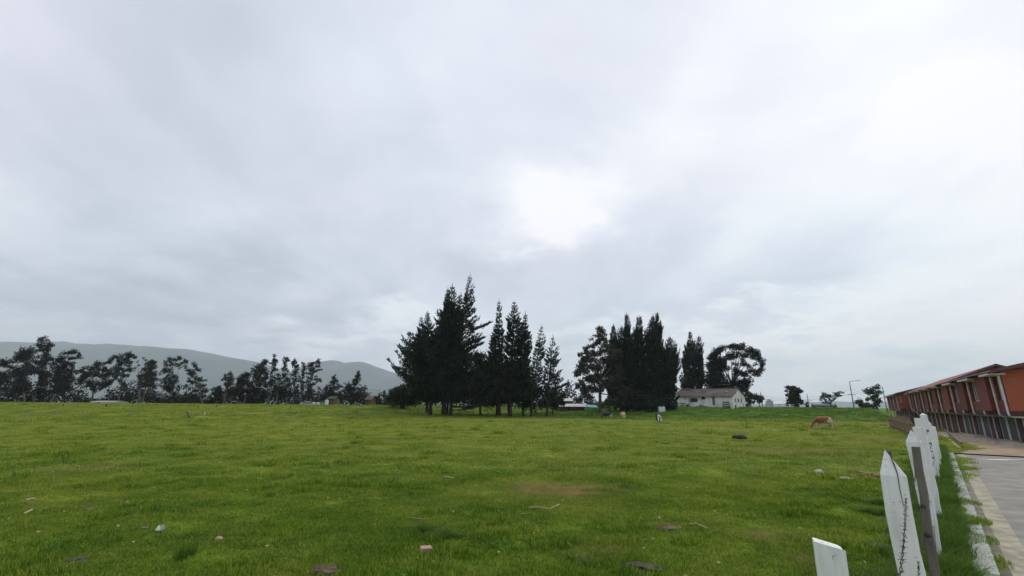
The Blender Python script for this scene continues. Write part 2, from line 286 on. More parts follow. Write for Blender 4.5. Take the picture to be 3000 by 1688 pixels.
class MB:
    def __init__(s): s.v = []; s.f = []
    def add(s, vs, fs):
        n = len(s.v); s.v += [tuple(v) for v in vs]; s.f += [tuple(i+n for i in f) for f in fs]; return s
    def box(s, x0, x1, y0, y1, z0, z1, mtx=None):
        vs = [Vector((x, y, z)) for z in (z0, z1) for x, y in ((x0, y0), (x1, y0), (x1, y1), (x0, y1))]
        if mtx: vs = [mtx @ v for v in vs]
        return s.add(vs, [(3, 2, 1, 0), (4, 5, 6, 7), (0, 1, 5, 4), (1, 2, 6, 5), (2, 3, 7, 6), (3, 0, 4, 7)])
    def tube(s, pts, rad, n=6, cap=True):
        pts = [Vector(p) for p in pts]; base = len(s.v); rad = rad if isinstance(rad, (list, tuple)) else [rad]*len(pts)
        for i, p in enumerate(pts):
            d = (pts[min(i+1, len(pts)-1)]-pts[max(i-1, 0)]).normalized()
            u = d.cross(Vector((.31, .95, .05))).normalized(); w = d.cross(u)
            for k in range(n):
                a = 2*math.pi*k/n; s.v.append(tuple(p+(u*math.cos(a)+w*math.sin(a))*rad[i]))
        for i in range(len(pts)-1):
            for k in range(n):
                a = base+i*n+k; b2 = base+i*n+(k+1) % n; s.f.append((a, b2, b2+n, a+n))
        if cap: s.f.append(tuple(base+k for k in range(n))[::-1]); s.f.append(tuple(base+(len(pts)-1)*n+k for k in range(n)))
        return s
    def prism(s, poly, z0, z1):
        n = len(poly); return s.add([(x, y, z0) for x, y in poly]+[(x, y, z1) for x, y in poly],
            [tuple(range(n))[::-1], tuple(range(n, 2*n))]+[(i, (i+1) % n, (i+1) % n+n, i+n) for i in range(n)])
    def build(s, name, mt, parent=None, loc=None, smooth=False, bevel=0):
        me = bpy.data.meshes.new(name); me.from_pydata(s.v, [], s.f); me.materials.append(mt)
        if smooth: me.polygons.foreach_set('use_smooth', [True]*len(me.polygons))
        bm = bmesh.new(); bm.from_mesh(me); bmesh.ops.recalc_face_normals(bm, faces=bm.faces); bm.to_mesh(me); bm.free()
        o = bpy.data.objects.new(name, me)
        if loc is not None: o.location = loc
        if bevel:
            bv = o.modifiers.new('bevel', 'BEVEL'); bv.width = bevel; bv.segments = 2; bv.limit_method = 'ANGLE'
        return link(o, parent)

# ------------------------------------------------------------------ the lie of the land
def sstep(a, b, x):
    x = min(max((x-a)/(b-a), 0), 1); return x*x*(3-2*x)
KA, KB = Vector((7.18, 7.16)), Vector((22.33, 23.92)); KD = (KB-KA).normalized(); KN = Vector((KD.y, -KD.x))   # road's left edge, its direction, its right-hand normal
RU = Vector((.5817, .8134)); RV = Vector((.8134, -.5817))                                                   # along the row of houses / across it
def T(x, y, rough=True):
    v = x*RV.x+y*RV.y; u = x*RU.x+y*RU.y
    y0 = 52+30*sstep(-45, -4, x)-12*sstep(5, 40, x)
    z = 1.72*sstep(y0, y0+36, y)
    z *= 1-sstep(2.5, 6.5, v)*(1-sstep(130, 150, u))
    z += -.42*sstep(4.5, 7.5, v)*(1-sstep(130, 150, u))*sstep(24, 32, u)
    w = (Vector((x, y))-KA).dot(KN); s_ = (Vector((x, y))-KA).dot(KD)
    if s_ < 26: z = min(z, z-.36*sstep(-.42, -.26, w))
    if rough:
        rr = math.hypot(x, y); q = Vector((x*.9, y*.9, 3.3))
        a = .05*mn.noise(q*.5)+.028*mn.noise(q*1.7)+.012*mn.noise(q*5)*(rr < 40)
        if y > y0-4 and v < 3: a += .14*max(0, mn.noise(Vector((x*.55, y*.42, 1.7)))+.1)*sstep(y0-4, y0+3, y)*(1-sstep(130, 200, y))
        z += a*(1-sstep(-.6, 0, w)*(s_ < 26))
    return z
def hit(px, py):
    d = ray(px, py).normalized(); s = 1.0; o = Vector((0, 0, CAM_H))
    for _ in range(4000):
        p = o+d*s
        if p.z <= T(p.x, p.y, False): break
        s += max(.02, s*.004)
    return p
NR, NA = 300, 420
rad = np.concatenate([np.geomspace(.6, 160, 235), np.geomspace(164, 11000, NR-235)])
# dense inside the view, coarse behind the camera
angs = np.concatenate([np.linspace(-58, 58, 340), np.linspace(58, 302, NA-340+1)[1:-1]]); NA = len(angs)
V = []
for r_ in rad:
    for a in angs:
        x, y = r_*math.sin(R(a)), r_*math.cos(R(a)); V.append((x, y, T(x, y)))
V.append((0, 0, T(0, 0))); c0 = len(V)-1
F = []
for i in range(NR-1):
    for k in range(NA):
        k2 = (k+1) % NA; F.append((i*NA+k, (i+1)*NA+k, (i+1)*NA+k2, i*NA+k2))
F += [(c0, k, (k+1) % NA, (k+1) % NA) for k in range(0)]
o = np_mesh('pasture_ground', V, F, M['pasture'], smooth=True)
bm = bmesh.new(); bm.from_mesh(o.data); bmesh.ops.recalc_face_normals(bm, faces=bm.faces); bm.to_mesh(o.data); bm.free(); tag(o, kind='structure')
cap = MB(); cap.add([V[k] for k in range(NA)]+[V[c0]], [(NA, k, (k+1) % NA) for k in range(NA)]); tag(cap.build('ground_underfoot', M['pasture']), kind='structure')

# hills, each a ridge of its own with real depth
def ridge(name, prof, Y, depth, seed):
    n = 140; m_ = 26; V = []; F = []
    xs = [p[0] for p in prof]; 
    pts = [at(px, py, Y) for px, py in prof]
    X = np.linspace(pts[0].x, pts[-1].x, n); Z = np.interp(X, [p.x for p in pts], [p.z for p in pts])
    for j in range(m_):
        f = j/(m_-1)
        for i in range(n):
            h = math.sin(math.pi*min(f, 1)*.5 if f < .999 else math.pi/2) if f < .5 else 1
            prof_ = math.sin(math.pi*f)**.8 if 0 < f < 1 else 0
            z = Z[i]*prof_*(1+.10*mn.fractal(Vector((X[i]*.0018+seed, f*3, 0)), 1, 2, 5)*(1 if f < .45 else .4))+1
            V.append((X[i]+120*mn.noise(Vector((f*4, i*.1, seed))), Y+(f-.5)*depth, z))
    for j in range(m_-1):
        for i in range(n-1): a = j*n+i; F.append((a, a+1, a+n+1, a+n))
    return tag(np_mesh(name, V, F, M['hill'], smooth=True), kind='structure')
ridge('hills', [(-1500, 980), (-700, 960), (-200, 985), (0, 1003), (100, 1008), (200, 1016), (400, 1014), (560, 1022), (640, 1038), (700, 1050), (760, 1062), (830, 1085), (900, 1110), (960, 1150), (1050, 1195)], 5200, 3000, 0)
ridge('hills', [(780, 1195), (850, 1120), (910, 1085), (950, 1066), (985, 1063), (1020, 1074), (1070, 1070), (1110, 1075), (1160, 1094), (1230, 1105), (1300, 1130), (1400, 1160), (1500, 1192)], 6000, 3000, 4)
ridge('hills', [(700, 1196), (860, 1150), (950, 1130), (1060, 1135), (1130, 1145), (1200, 1160), (1300, 1192)], 3800, 1500, 7)
ridge('hills', [(2050, 1198), (2200, 1188), (2330, 1182), (2420, 1177), (2520, 1180), (2640, 1178), (2800, 1184), (3300, 1190)], 6500, 1800, 9)

# haze
hb = MB().box(-8600, 8600, -7700, 7700, -4, 740); hz = bpy.data.materials.new('haze'); hz.use_nodes = True; t = hz.node_tree; t.nodes.clear()
ho = N(t, 'ShaderNodeOutputMaterial'); pv = N(t, 'ShaderNodeVolumePrincipled'); pv.inputs['Color'].default_value = (.82, .89, 1, 1); pv.inputs['Density'].default_value = .000135; pv.inputs['Anisotropy'].default_value = .1
L(t, pv.outputs[0], ho.inputs['Volume']); haze = hb.build('haze', hz); tag(haze, kind='stuff')

# ------------------------------------------------------------------ road, kerb, verge
def kp(s_, w, z=0):
    p = KA+KD*s_+KN*w; return Vector((p.x, p.y, z))
LEND = (KB-KA).length
rb = MB(); n = 24
far_r = at(3000, 1328, 24.6)
L0 = [kp(-14+i*(LEND+14)/n, -.02, -.10) for i in range(n+1)]
for i in range(n): pass
Rr = [p+Vector((KN.x*(9.5), KN.y*9.5, 0)) for p in L0]
for i in range(n): rb.add([L0[i], Rr[i], Rr[i+1], L0[i+1]], [(0, 1, 2, 3)])
road = rb.build('road', M['road']); tag(road, kind='structure')
jt = MB()
for s_ in (-1.2, 2.6, 6.4, 10.2, 14.0, 17.8):
    a, b_ = kp(s_, 0, -.096), kp(s_, 9.4, -.096); d = Vector((KD.x, KD.y, 0))*.012; jt.add([a-d, b_-d, b_+d, a+d], [(0, 1, 2, 3)])
tag(jt.build('road_joints', M['gutter']), kind='structure')
kb = MB(); slabs = 16
pav = empty('kerb', (0, 0, 0)); pav['kind'] = 'structure'
for i in range(22):
    s0 = -12+i*(LEND+12)/22; s1 = -12+(i+1)*(LEND+12)/22-.02
    q = MB(); vs = [kp(s0, -.20), kp(s0, .02), kp(s0, .02), kp(s1, .02), kp(s1, -.20)]
    z0, z1 = -.3, .02+random.uniform(-.006, .006)
    q.add([kp(s0, -.50, z0), kp(s0, -.24, z0), kp(s1, -.24, z0), kp(s1, -.50, z0), kp(s0, -.50, z1), kp(s0, -.26, z1), kp(s1, -.26, z1), kp(s1, -.50, z1)],
          [(3, 2, 1, 0), (4, 5, 6, 7), (0, 1, 5, 4), (1, 2, 6, 5), (2, 3, 7, 6), (3, 0, 4, 7)])
    q.build('kerb_stone', M['slab'], pav)
g = MB(); g.add([kp(-12, -.26, -.094), kp(-12, -.12, -.094), kp(LEND, -.12, -.094), kp(LEND, -.26, -.094)], [(0, 1, 2, 3)])
g2 = MB(); g2.add([kp(-12, -.125, -.088), kp(-12, .17, -.092), kp(LEND, .17, -.092), kp(LEND, -.125, -.088)], [(0, 1, 2, 3)]); tag(g2.build('gutter_pan', M['kerb']), kind='structure'); tag(g.build('gutter', M['gutter']), kind='structure')
walk = empty('pavement', (0, 0, 0)); walk['kind'] = 'structure'
for i in range(18):       # broken pale concrete strip beside the kerb, half overgrown
    s0 = -10+i*1.55; s1 = s0+1.52
    if s0 > LEND-4: break
    w0 = -.51; w1 = -.66-random.uniform(0, .22)
    q = MB(); z1 = .012+random.uniform(-.01, .012); z0 = -.15
    P = [(s0, w1), (s0, w0), (s1, w0), (s1, w1+random.uniform(-.06, .06))]
    q.add([kp(a, b_, z0) for a, b_ in P]+[kp(a, b_, z1) for a, b_ in P], [(3, 2, 1, 0), (4, 5, 6, 7), (0, 1, 5, 4), (1, 2, 6, 5), (2, 3, 7, 6), (3, 0, 4, 7)])
    q.build('paving_slab', M['slab'], walk)
# painted mark on the road
pm = MB(); c_ = at(2925, 1337, 21.6); c_ = kp((Vector((c_.x, c_.y))-KA).dot(KD), (Vector((c_.x, c_.y))-KA).dot(KN), -.09)
pm.add([c_+Vector((-1.0, .1, 0)), c_+Vector((-.2, -.25, 0)), c_+Vector((1.2, -.1, 0)), c_+Vector((.1, .05, 0))], [(0, 1, 2, 3)]); tag(pm.build('road_marking', M['white']), kind='structure')
# far kerb across the road's end, dirt and rubble between road and houses
fk = MB(); a, b_ = kp(LEND-.1, 0), kp(LEND-.1, 12)
fr = empty('kerb', (0, 0, 0)); fr['kind'] = 'structure'
for i in range(12):
    q = MB(); w0 = i*.95; q.add([kp(LEND-.12, w0, -.3), kp(LEND+.12, w0, -.3), kp(LEND+.12, w0+.93, -.3), kp(LEND-.12, w0+.93, -.3),
        kp(LEND-.1, w0, .02), kp(LEND+.12, w0, .02), kp(LEND+.12, w0+.93, .02), kp(LEND-.1, w0+.93, .02)], [(3, 2, 1, 0), (4, 5, 6, 7), (0, 1, 5, 4), (1, 2, 6, 5), (2, 3, 7, 6), (3, 0, 4, 7)])
    if i > 3: q.build('kerb_stone', M['kerb'], fr)
def sheet(name, P00, P10, P11, P01, nu, nv, mt, amp, seed, hump=0):
    V = []; F = []
    for j in range(nv+1):
        for i in range(nu+1):
            f, g_ = i/nu, j/nv
            p = (P00*(1-f)+P10*f)*(1-g_)+(P01*(1-f)+P11*f)*g_
            e = min(1, 6*min(f, 1-f))*min(1, 6*min(g_, 1-g_))
            p = p.copy(); p.z += amp*e*(mn.fractal(Vector((p.x*.8, p.y*.8, seed)), 1, 2, 4)+.4)+hump*e; V.append(p)
    for j in range(nv):
        for i in range(nu): a = j*(nu+1)+i; F.append((a, a+1, a+nu+2, a+nu+1))
    o = np_mesh(name, [tuple(v) for v in V], F, mt, smooth=True); return tag(o, kind='structure')
def rw(u, v, z): p = RU*u+RV*v; return Vector((p.x, p.y, z))
e0, e1 = kp(LEND+.1, -.3, -.05), kp(LEND+.1, 10, -.05)
sheet('dirt', e0, e1, rw(42, 12, -.36), rw(58, 6.4, -.30), 40, 30, M['dirt'], .10, 2)
sheet('rubble', rw(37.5, 7.6, -.22), rw(37.5, 10, -.22), rw(62, 8.2, -.30), rw(62, 5.6, -.25), 20, 50, M['rubble'], .30, 5, .10)
sw = MB()
for u0 in np.arange(38, 128, 2.5):
    pass
swk = empty('pavement', (0, 0, 0)); swk['kind'] = 'structure'
for i, u0 in enumerate(np.arange(34, 62, 2.0)):
    q = MB(); P = [rw(u0, 7.9, 0), rw(u0, 9.2, 0), rw(u0+1.97, 9.2, 0), rw(u0+1.97, 7.9, 0)]
    q.add([p+Vector((0, 0, -.7)) for p in P]+[p+Vector((0, 0, -.27+.004*(i % 3))) for p in P], [(3, 2, 1, 0), (4, 5, 6, 7), (0, 1, 5, 4), (1, 2, 6, 5), (2, 3, 7, 6), (3, 0, 4, 7)]); q.build('paving_slab', M['rubble'], swk)
# two old boards lying along the end of the verge
for k, (p0, p1) in enumerate([((2813, 1322), (2757, 1268)), ((2822, 1318), (2768, 1262))]):
    a = hit(*p0); b_ = hit(p1[0], p1[1]+6); a.z += .10+.2*k; b_.z += .16+.16*k
    d = (b_-a).normalized(); s_ = Vector((d.y, -d.x, 0))*.06; u_ = Vector((0, 0, .10))
    q = MB(); q.add([a-s_, a+s_, b_+s_, b_-s_, a-s_+u_, a+s_+u_, b_+s_+u_, b_-s_+u_], [(3, 2, 1, 0), (4, 5, 6, 7), (0, 1, 5, 4), (1, 2, 6, 5), (2, 3, 7, 6), (3, 0, 4, 7)])
    tag(q.build('timber_beam', M['stick'] if k == 0 else M['oldwood']), ['pale timber beam lying at the end of the grass verge by the road', 'dark timber beam behind the pale one at the end of the verge'][k], 'beam')

# ------------------------------------------------------------------ row houses
ROT = math.atan2(RU.y, RU.x)
def row_origin(u, v, z=-.4): return rw(u, v, z)
def cell_parts(kind, w, pitch, roofm, end=None, door='far', brick='brickdark', door_on=True):
    """returns list of (name, MB, material, label, children) in the house's own frame: x along the row, +y towards the street"""
    P = []
    up0, up1 = 2.35, 4.95
    # lower storey
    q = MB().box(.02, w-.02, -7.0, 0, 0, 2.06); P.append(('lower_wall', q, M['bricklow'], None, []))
    q = MB().box(0, w, -7.0, 1.0, 2.07, 2.36); P.append(('floor_band', q, M['soffit'], None, []))
    q = MB()
    if kind == 'B': q.box(0, w, -7, .98, 2.36, up1).box(.7, w-.25, .98, 1.25, 2.36, up1-.12)
    else: q.box(0, w, -7, .80, 2.36, up1).box(0, .28, .80, .98, 2.36, up1).box(w-.28, w, .80, .98, 2.36, up1).box(.28, w-.28, .80, .98, 2.36, 3.05)
    P.append(('upper_wall', q, M[brick], None, []))
    if kind == 'W':
        for x0 in (.45, w/2+.1):
            x1 = x0+(w/2-.55)
            fr = MB().box(x0, x1, .80, .86, 3.05, 3.11).box(x0, x1, .80, .86, 4.5, 4.56).box(x0, x0+.06, .80, .86, 3.11, 4.5).box(x1-.06, x1, .80, .86, 3.11, 4.5).box((x0+x1)/2-.03, (x0+x1)/2+.03, .80, .86, 3.11, 4.5)
            P.append(('window', fr, M['pipe'], None, [('pane', MB().box(x0+.06, (x0+x1)/2-.03, .805, .83, 3.11, 4.5), M['glass']), ('pane', MB().box((x0+x1)/2+.03, x1-.06, .805, .83, 3.11, 4.5), M['glass'])]))
        P.append(('window_hood', MB().box(-.02, w+.02, .80, 1.62, 4.58, 4.70), M['pipe'], None, []))
        xs = (.12, w-.12)
    else:
        fr = MB().box(.10, .60, .98, 1.03, 3.3, 3.36).box(.10, .60, .98, 1.03, 4.5, 4.56).box(.10, .15, .98, 1.03, 3.36, 4.5).box(.55, .60, .98, 1.03, 3.36, 4.5)
        P.append(('window', fr, M['pipe'], None, [('pane', MB().box(.15, .55, .985, 1.01, 3.36, 4.5), M['glass'])])); xs = ()
    for x in xs:
        q = MB().tube([(x, 1.10, 4.7), (x, 1.08, 2.3), (x, 1.06, 2.12), (x, .95, 2.02), (x, .12, 2.0), (x, .07, 1.9), (x, .07, .02)], .062, 6)
        P.append(('downpipe', q, M['pipe'], None, []))
    # garage leaf beside the party wall
    lw = min(2.05, w-.3); x0, x1 = (w-lw, w-.03) if door == 'far' else (.03, lw)
    fr = MB().box(x0, x0+.08, .0, .06, 0, 2.04).box(x1-.08, x1, .0, .06, 0, 2.04).box(x0+.08, x1-.08, .0, .10, 1.96, 2.04)
    if door_on: P.append(('garage_door', MB().box(x0+.08, x1-.08, .005, .05, .02, 1.96), M['garage'], None, [('door_frame', fr, M['pipe'])]))
    if w > 3.7:
        x2 = .5 if door == 'far' else w-1.3
        P.append(('front_door', MB().box(x2, x2+.8, .005, .05, 0, 1.95), M['soffit'], None, []))
    # roof: two slopes with an overhang
    h = math.tan(R(pitch))
    ov = .55; y1 = 1.0+ov; yr = -3.0; z_e = up1-.02-ov*h
    zr = z_e+(y1-yr)*h; t_ = .07
    x0_, x1_ = 0, w-.01
    if end == 'near': x0_ = -.45
    if end == 'far': x1_ = w+.4
    for k, (ya, za) in enumerate(((y1, z_e), (2*yr-y1, z_e))):
        q = MB().add([(x0_, ya, za), (x1_, ya, za), (x1_, yr, zr), (x0_, yr, zr), (x0_, ya, za+t_), (x1_, ya, za+t_), (x1_, yr, zr+t_), (x0_, yr, zr+t_)],
                     [(0, 1, 2, 3), (4, 5, 6, 7), (0, 1, 5, 4), (1, 2, 6, 5), (2, 3, 7, 6), (3, 0, 4, 7)])
        P.append(('roof_slope', q, roofm, None, [('gutter', MB().box(x0_, x1_, ya-(.02 if k == 0 else .02), ya+.10, za-.04, za+.03), M['rgrey'])] if k == 0 else []))
    # gable fill
    for xx in (.0, w-.14):
        q = MB().add([(xx, .98, up1), (xx+.12, .98, up1), (xx, -6.98, up1), (xx+.12, -6.98, up1), (xx, yr, zr-.02), (xx+.12, yr, zr-.02)], [(0, 4, 2), (1, 3, 5), (0, 1, 5, 4), (2, 4, 5, 3), (0, 2, 3, 1)])
        P.append(('gable', q, M['brickorange' if end == 'near' else brick], None, []))
    if end == 'near':
        q = MB()
        for ya in (y1, 2*yr-y1):
            q.add([(-.47, ya, z_e-.12), (-.40, ya, z_e-.12), (-.40, yr, zr-.12), (-.47, yr, zr-.12), (-.47, ya, z_e+.09), (-.40, ya, z_e+.09), (-.40, yr, zr+.09), (-.47, yr, zr+.09)],
                  [(0, 1, 2, 3), (4, 5, 6, 7), (0, 1, 5, 4), (1, 2, 6, 5), (2, 3, 7, 6), (3, 0, 4, 7)])
        P.append(('barge_board', q, M['fascia'], None, []))
    return P
PROTO = {}
def house(u, kind, w, v, pitch, roofm, label, end=None, door='far', brick='brickdark'):
    on = roofm.name == 'fibre_cement_roof'; key = (kind, w, pitch, roofm.name, end, door, brick)
    e = empty('row_house', row_origin(u, v), ROT, label, 'house', 'brick row houses along the street')
    if key not in PROTO:
        PROTO[key] = []
        for (nm, q, m_, lb, ch) in cell_parts(kind, w, pitch, roofm, end, door, brick, on):
            o = q.build(nm, m_, e); kids = [c[1].build(c[0], c[2], o) for c in ch]; PROTO[key].append((o, kids))
    else:
        for (o, kids) in PROTO[key]:
            c = o.copy(); link(c, e)
            for k in kids: d = k.copy(); link(d, c)
    return e
ords = ['first', 'second', 'third', 'fourth', 'fifth', 'sixth', 'seventh', 'eighth', 'ninth', 'tenth', 'eleventh', 'twelfth']
u = 44.2
first = house(41.8, 'W', 2.4, 9.2, 14, M['rgrey'], 'nearest brick row house, its bare orange brick end wall facing the road', 'near', 'far', 'brickdark')
for k in range(5):
    kind = 'B' if k % 2 == 0 else 'W'
    house(u, kind, 3.85, 9.2, 14, M['rgrey'], f'grey roofed row house, {ords[k+1]} from the orange end wall' + (', recessed hooded windows' if kind == 'W' else ', projecting brick front'), 'far' if k == 4 else None, 'far' if kind == 'B' else 'near')
    u += 3.85
for k in range(9):
    kind = 'B' if k % 2 == 1 else 'W'
    house(u, kind, 3.62, 9.2, 23, M['rred'], f'red roofed row house in the middle terrace, {ords[k]} beyond the grey roofs', 'near' if k == 0 else ('far' if k == 8 else None), 'near' if kind == 'W' else 'far')
    u += 3.62
u = 98.0
for k in range(8):
    kind = 'B' if k % 2 == 0 else 'W'
    house(u, kind, 3.62, 8.2, 16, M['rred'], f'far terrace row house, {ords[k]} behind its orange brick end wall', 'near' if k == 0 else None, 'far' if kind == 'B' else 'near', 'brickorange' if k == 0 else 'brickdark')
    u += 3.62
# single bricks on the nearest end wall (the face across the row at u = 41.8)
bme = None; row = 0; z = 2.38
while z < 4.88:
    y = .98 - (.165 if row % 2 else 0)
    ycur = .98
    firstb = True
    while ycur > -1.75:
        ln = .165 if (firstb and row % 2) else .33
        firstb = False
        if bme is None or (ln == .33 and bme.get('full') is None) or (ln < .33 and bme.get('half') is None):
            if bme is None: bme = {}
            q = MB().box(-.014, .02, -ln+.012, 0, 0, .108); o = q.build('brick', M['brickp'], first); bme['full' if ln == .33 else 'half'] = o.data
        else:
            o = bpy.data.objects.new('brick', bme['full' if ln == .33 else 'half']); link(o, first)
        o.location = (random.uniform(-.004, .004), ycur, z)
        ycur -= ln
    z += .12; row += 1
MB().box(-.006, .01, -1.75, .98, 2.38, 4.9).build('mortar_joints', M['mortar'], first)

# ------------------------------------------------------------------ foliage
def leaves(P, D, Ln, Wd):
    """diamond leaves: base, side, tip, side"""
    n = len(P); D = D/np.maximum(np.linalg.norm(D, axis=1, keepdims=True), 1e-6)
    r_ = RNG.normal(size=(n, 3)); s_ = np.cross(D, r_); s_ /= np.maximum(np.linalg.norm(s_, axis=1, keepdims=True), 1e-6)
    Ln = np.asarray(Ln).reshape(-1, 1)*np.ones((n, 1)); Wd = np.asarray(Wd).reshape(-1, 1)*np.ones((n, 1))
    m_ = P+D*Ln*.5
    V = np.stack([P, m_+s_*Wd*.5, P+D*Ln, m_-s_*Wd*.5], 1).reshape(-1, 3)
    return V, np.arange(4*n).reshape(n, 4)
def crown(name, P, D, Ln, Wd, mt, parent):
    V, Q = leaves(np.asarray(P), np.asarray(D), Ln, Wd); return np_mesh(name, V, Q, mt, parent)
def bent(a, b, bow=.1, n=5, up=0):
    a, b = Vector(a), Vector(b); d = b-a; s_ = Vector((random.uniform(-1, 1), random.uniform(-1, 1), .3*random.random()))*d.length*bow
    return [a+d*(i/n)+s_*math.sin(math.pi*i/n)+Vector((0, 0, up*math.sin(math.pi*i/n))) for i in range(n+1)]

def lobed_tree(label, Y, base, lobes, tr, mt='euc', bark='bark', name='eucalyptus_tree', cat='tree', group=None, leaf=.42, dens=6.5, droop=.5, trunk_r=.2, lean=True, limbs=7, cols=None, shell=.35, forks=None, fill=True):
    bx, by = tr(*base); g_ = at(bx, by, Y); gz = T(g_.x, g_.y, False); root = Vector((g_.x, g_.y, gz))
    e = empty(name, root, 0, label, cat, group)
    C = []
    for l in lobes:
        X_, Y_, r_ = l[:3]; px, py = tr(X_, Y_); c = at(px, py, Y); rr = r_*tr.s*Y/1380*1.15
        c.y += random.uniform(-1, 1)*min(rr*1.2, 3.2); C.append((c-root, rr))
    for (c1, r1), (c2, r2) in list(zip(C, C[1:])):
        if fill and (c1-c2).length < 2.6*(r1+r2): C.append(((c1+c2)/2, (r1+r2)*.34))
    P, D = [], []
    for c, rr in C:
        n = max(24, int(dens*(rr/leaf)**2*8.5))
        v = RNG.normal(size=(n, 3)); v /= np.linalg.norm(v, axis=1, keepdims=True)
        # sub-clumps make the outline ragged
        k = max(5, int(rr*6)); cc = RNG.normal(size=(k, 3)); cc /= np.linalg.norm(cc, axis=1, keepdims=True); cc *= RNG.uniform(.35, .85, (k, 1))
        idx = RNG.integers(0, k, n); q = cc[idx]+v*RNG.uniform(.05, .42, (n, 1))
        q *= np.array([1, 1, .92]); P.append(q*rr+np.array(c)); D.append(v*.7+RNG.normal(size=(n, 3))*.4+np.array([0, 0, -droop]))
    P = np.concatenate(P); D = np.concatenate(D); n = len(P)
    ok = P[:, 2] > .1; P, D = P[ok], D[ok]; n = len(P)
    crown('crown', P, D, RNG.uniform(.6, 1.3, n)*leaf, RNG.uniform(.34, .58, n)*leaf, M[mt], e)
    # trunk and limbs
    q = MB(); top = max(C, key=lambda c: c[0].z)[0]; cen = sum((c[0] for c in C), Vector())/len(C)
    H_ = top.z; fork = Vector((cen.x*.45, cen.y*.3, H_*.38)) if not forks else None
    pts = bent((0, 0, -.3), fork, .04, 5); q.tube(pts, [trunk_r*(1.25-.5*i/5) for i in range(6)], 8)
    tops = sorted(C, key=lambda c: -c[0].z)[:]
    sel = [C[i] for i in range(0, len(C), max(1, len(C)//limbs))]
    if tops[0] not in sel: sel.append(tops[0])
    for c, rr in sel:
        st = fork if c.z > fork.z else Vector(pts[3]); pp = bent(st, c, .08, 5, up=-.05*(c-st).length)
        q.tube(pp, [trunk_r*(.42-.36*i/5) for i in range(6)], 5)
    q.build('trunk', M[bark], e, smooth=True)
    return e

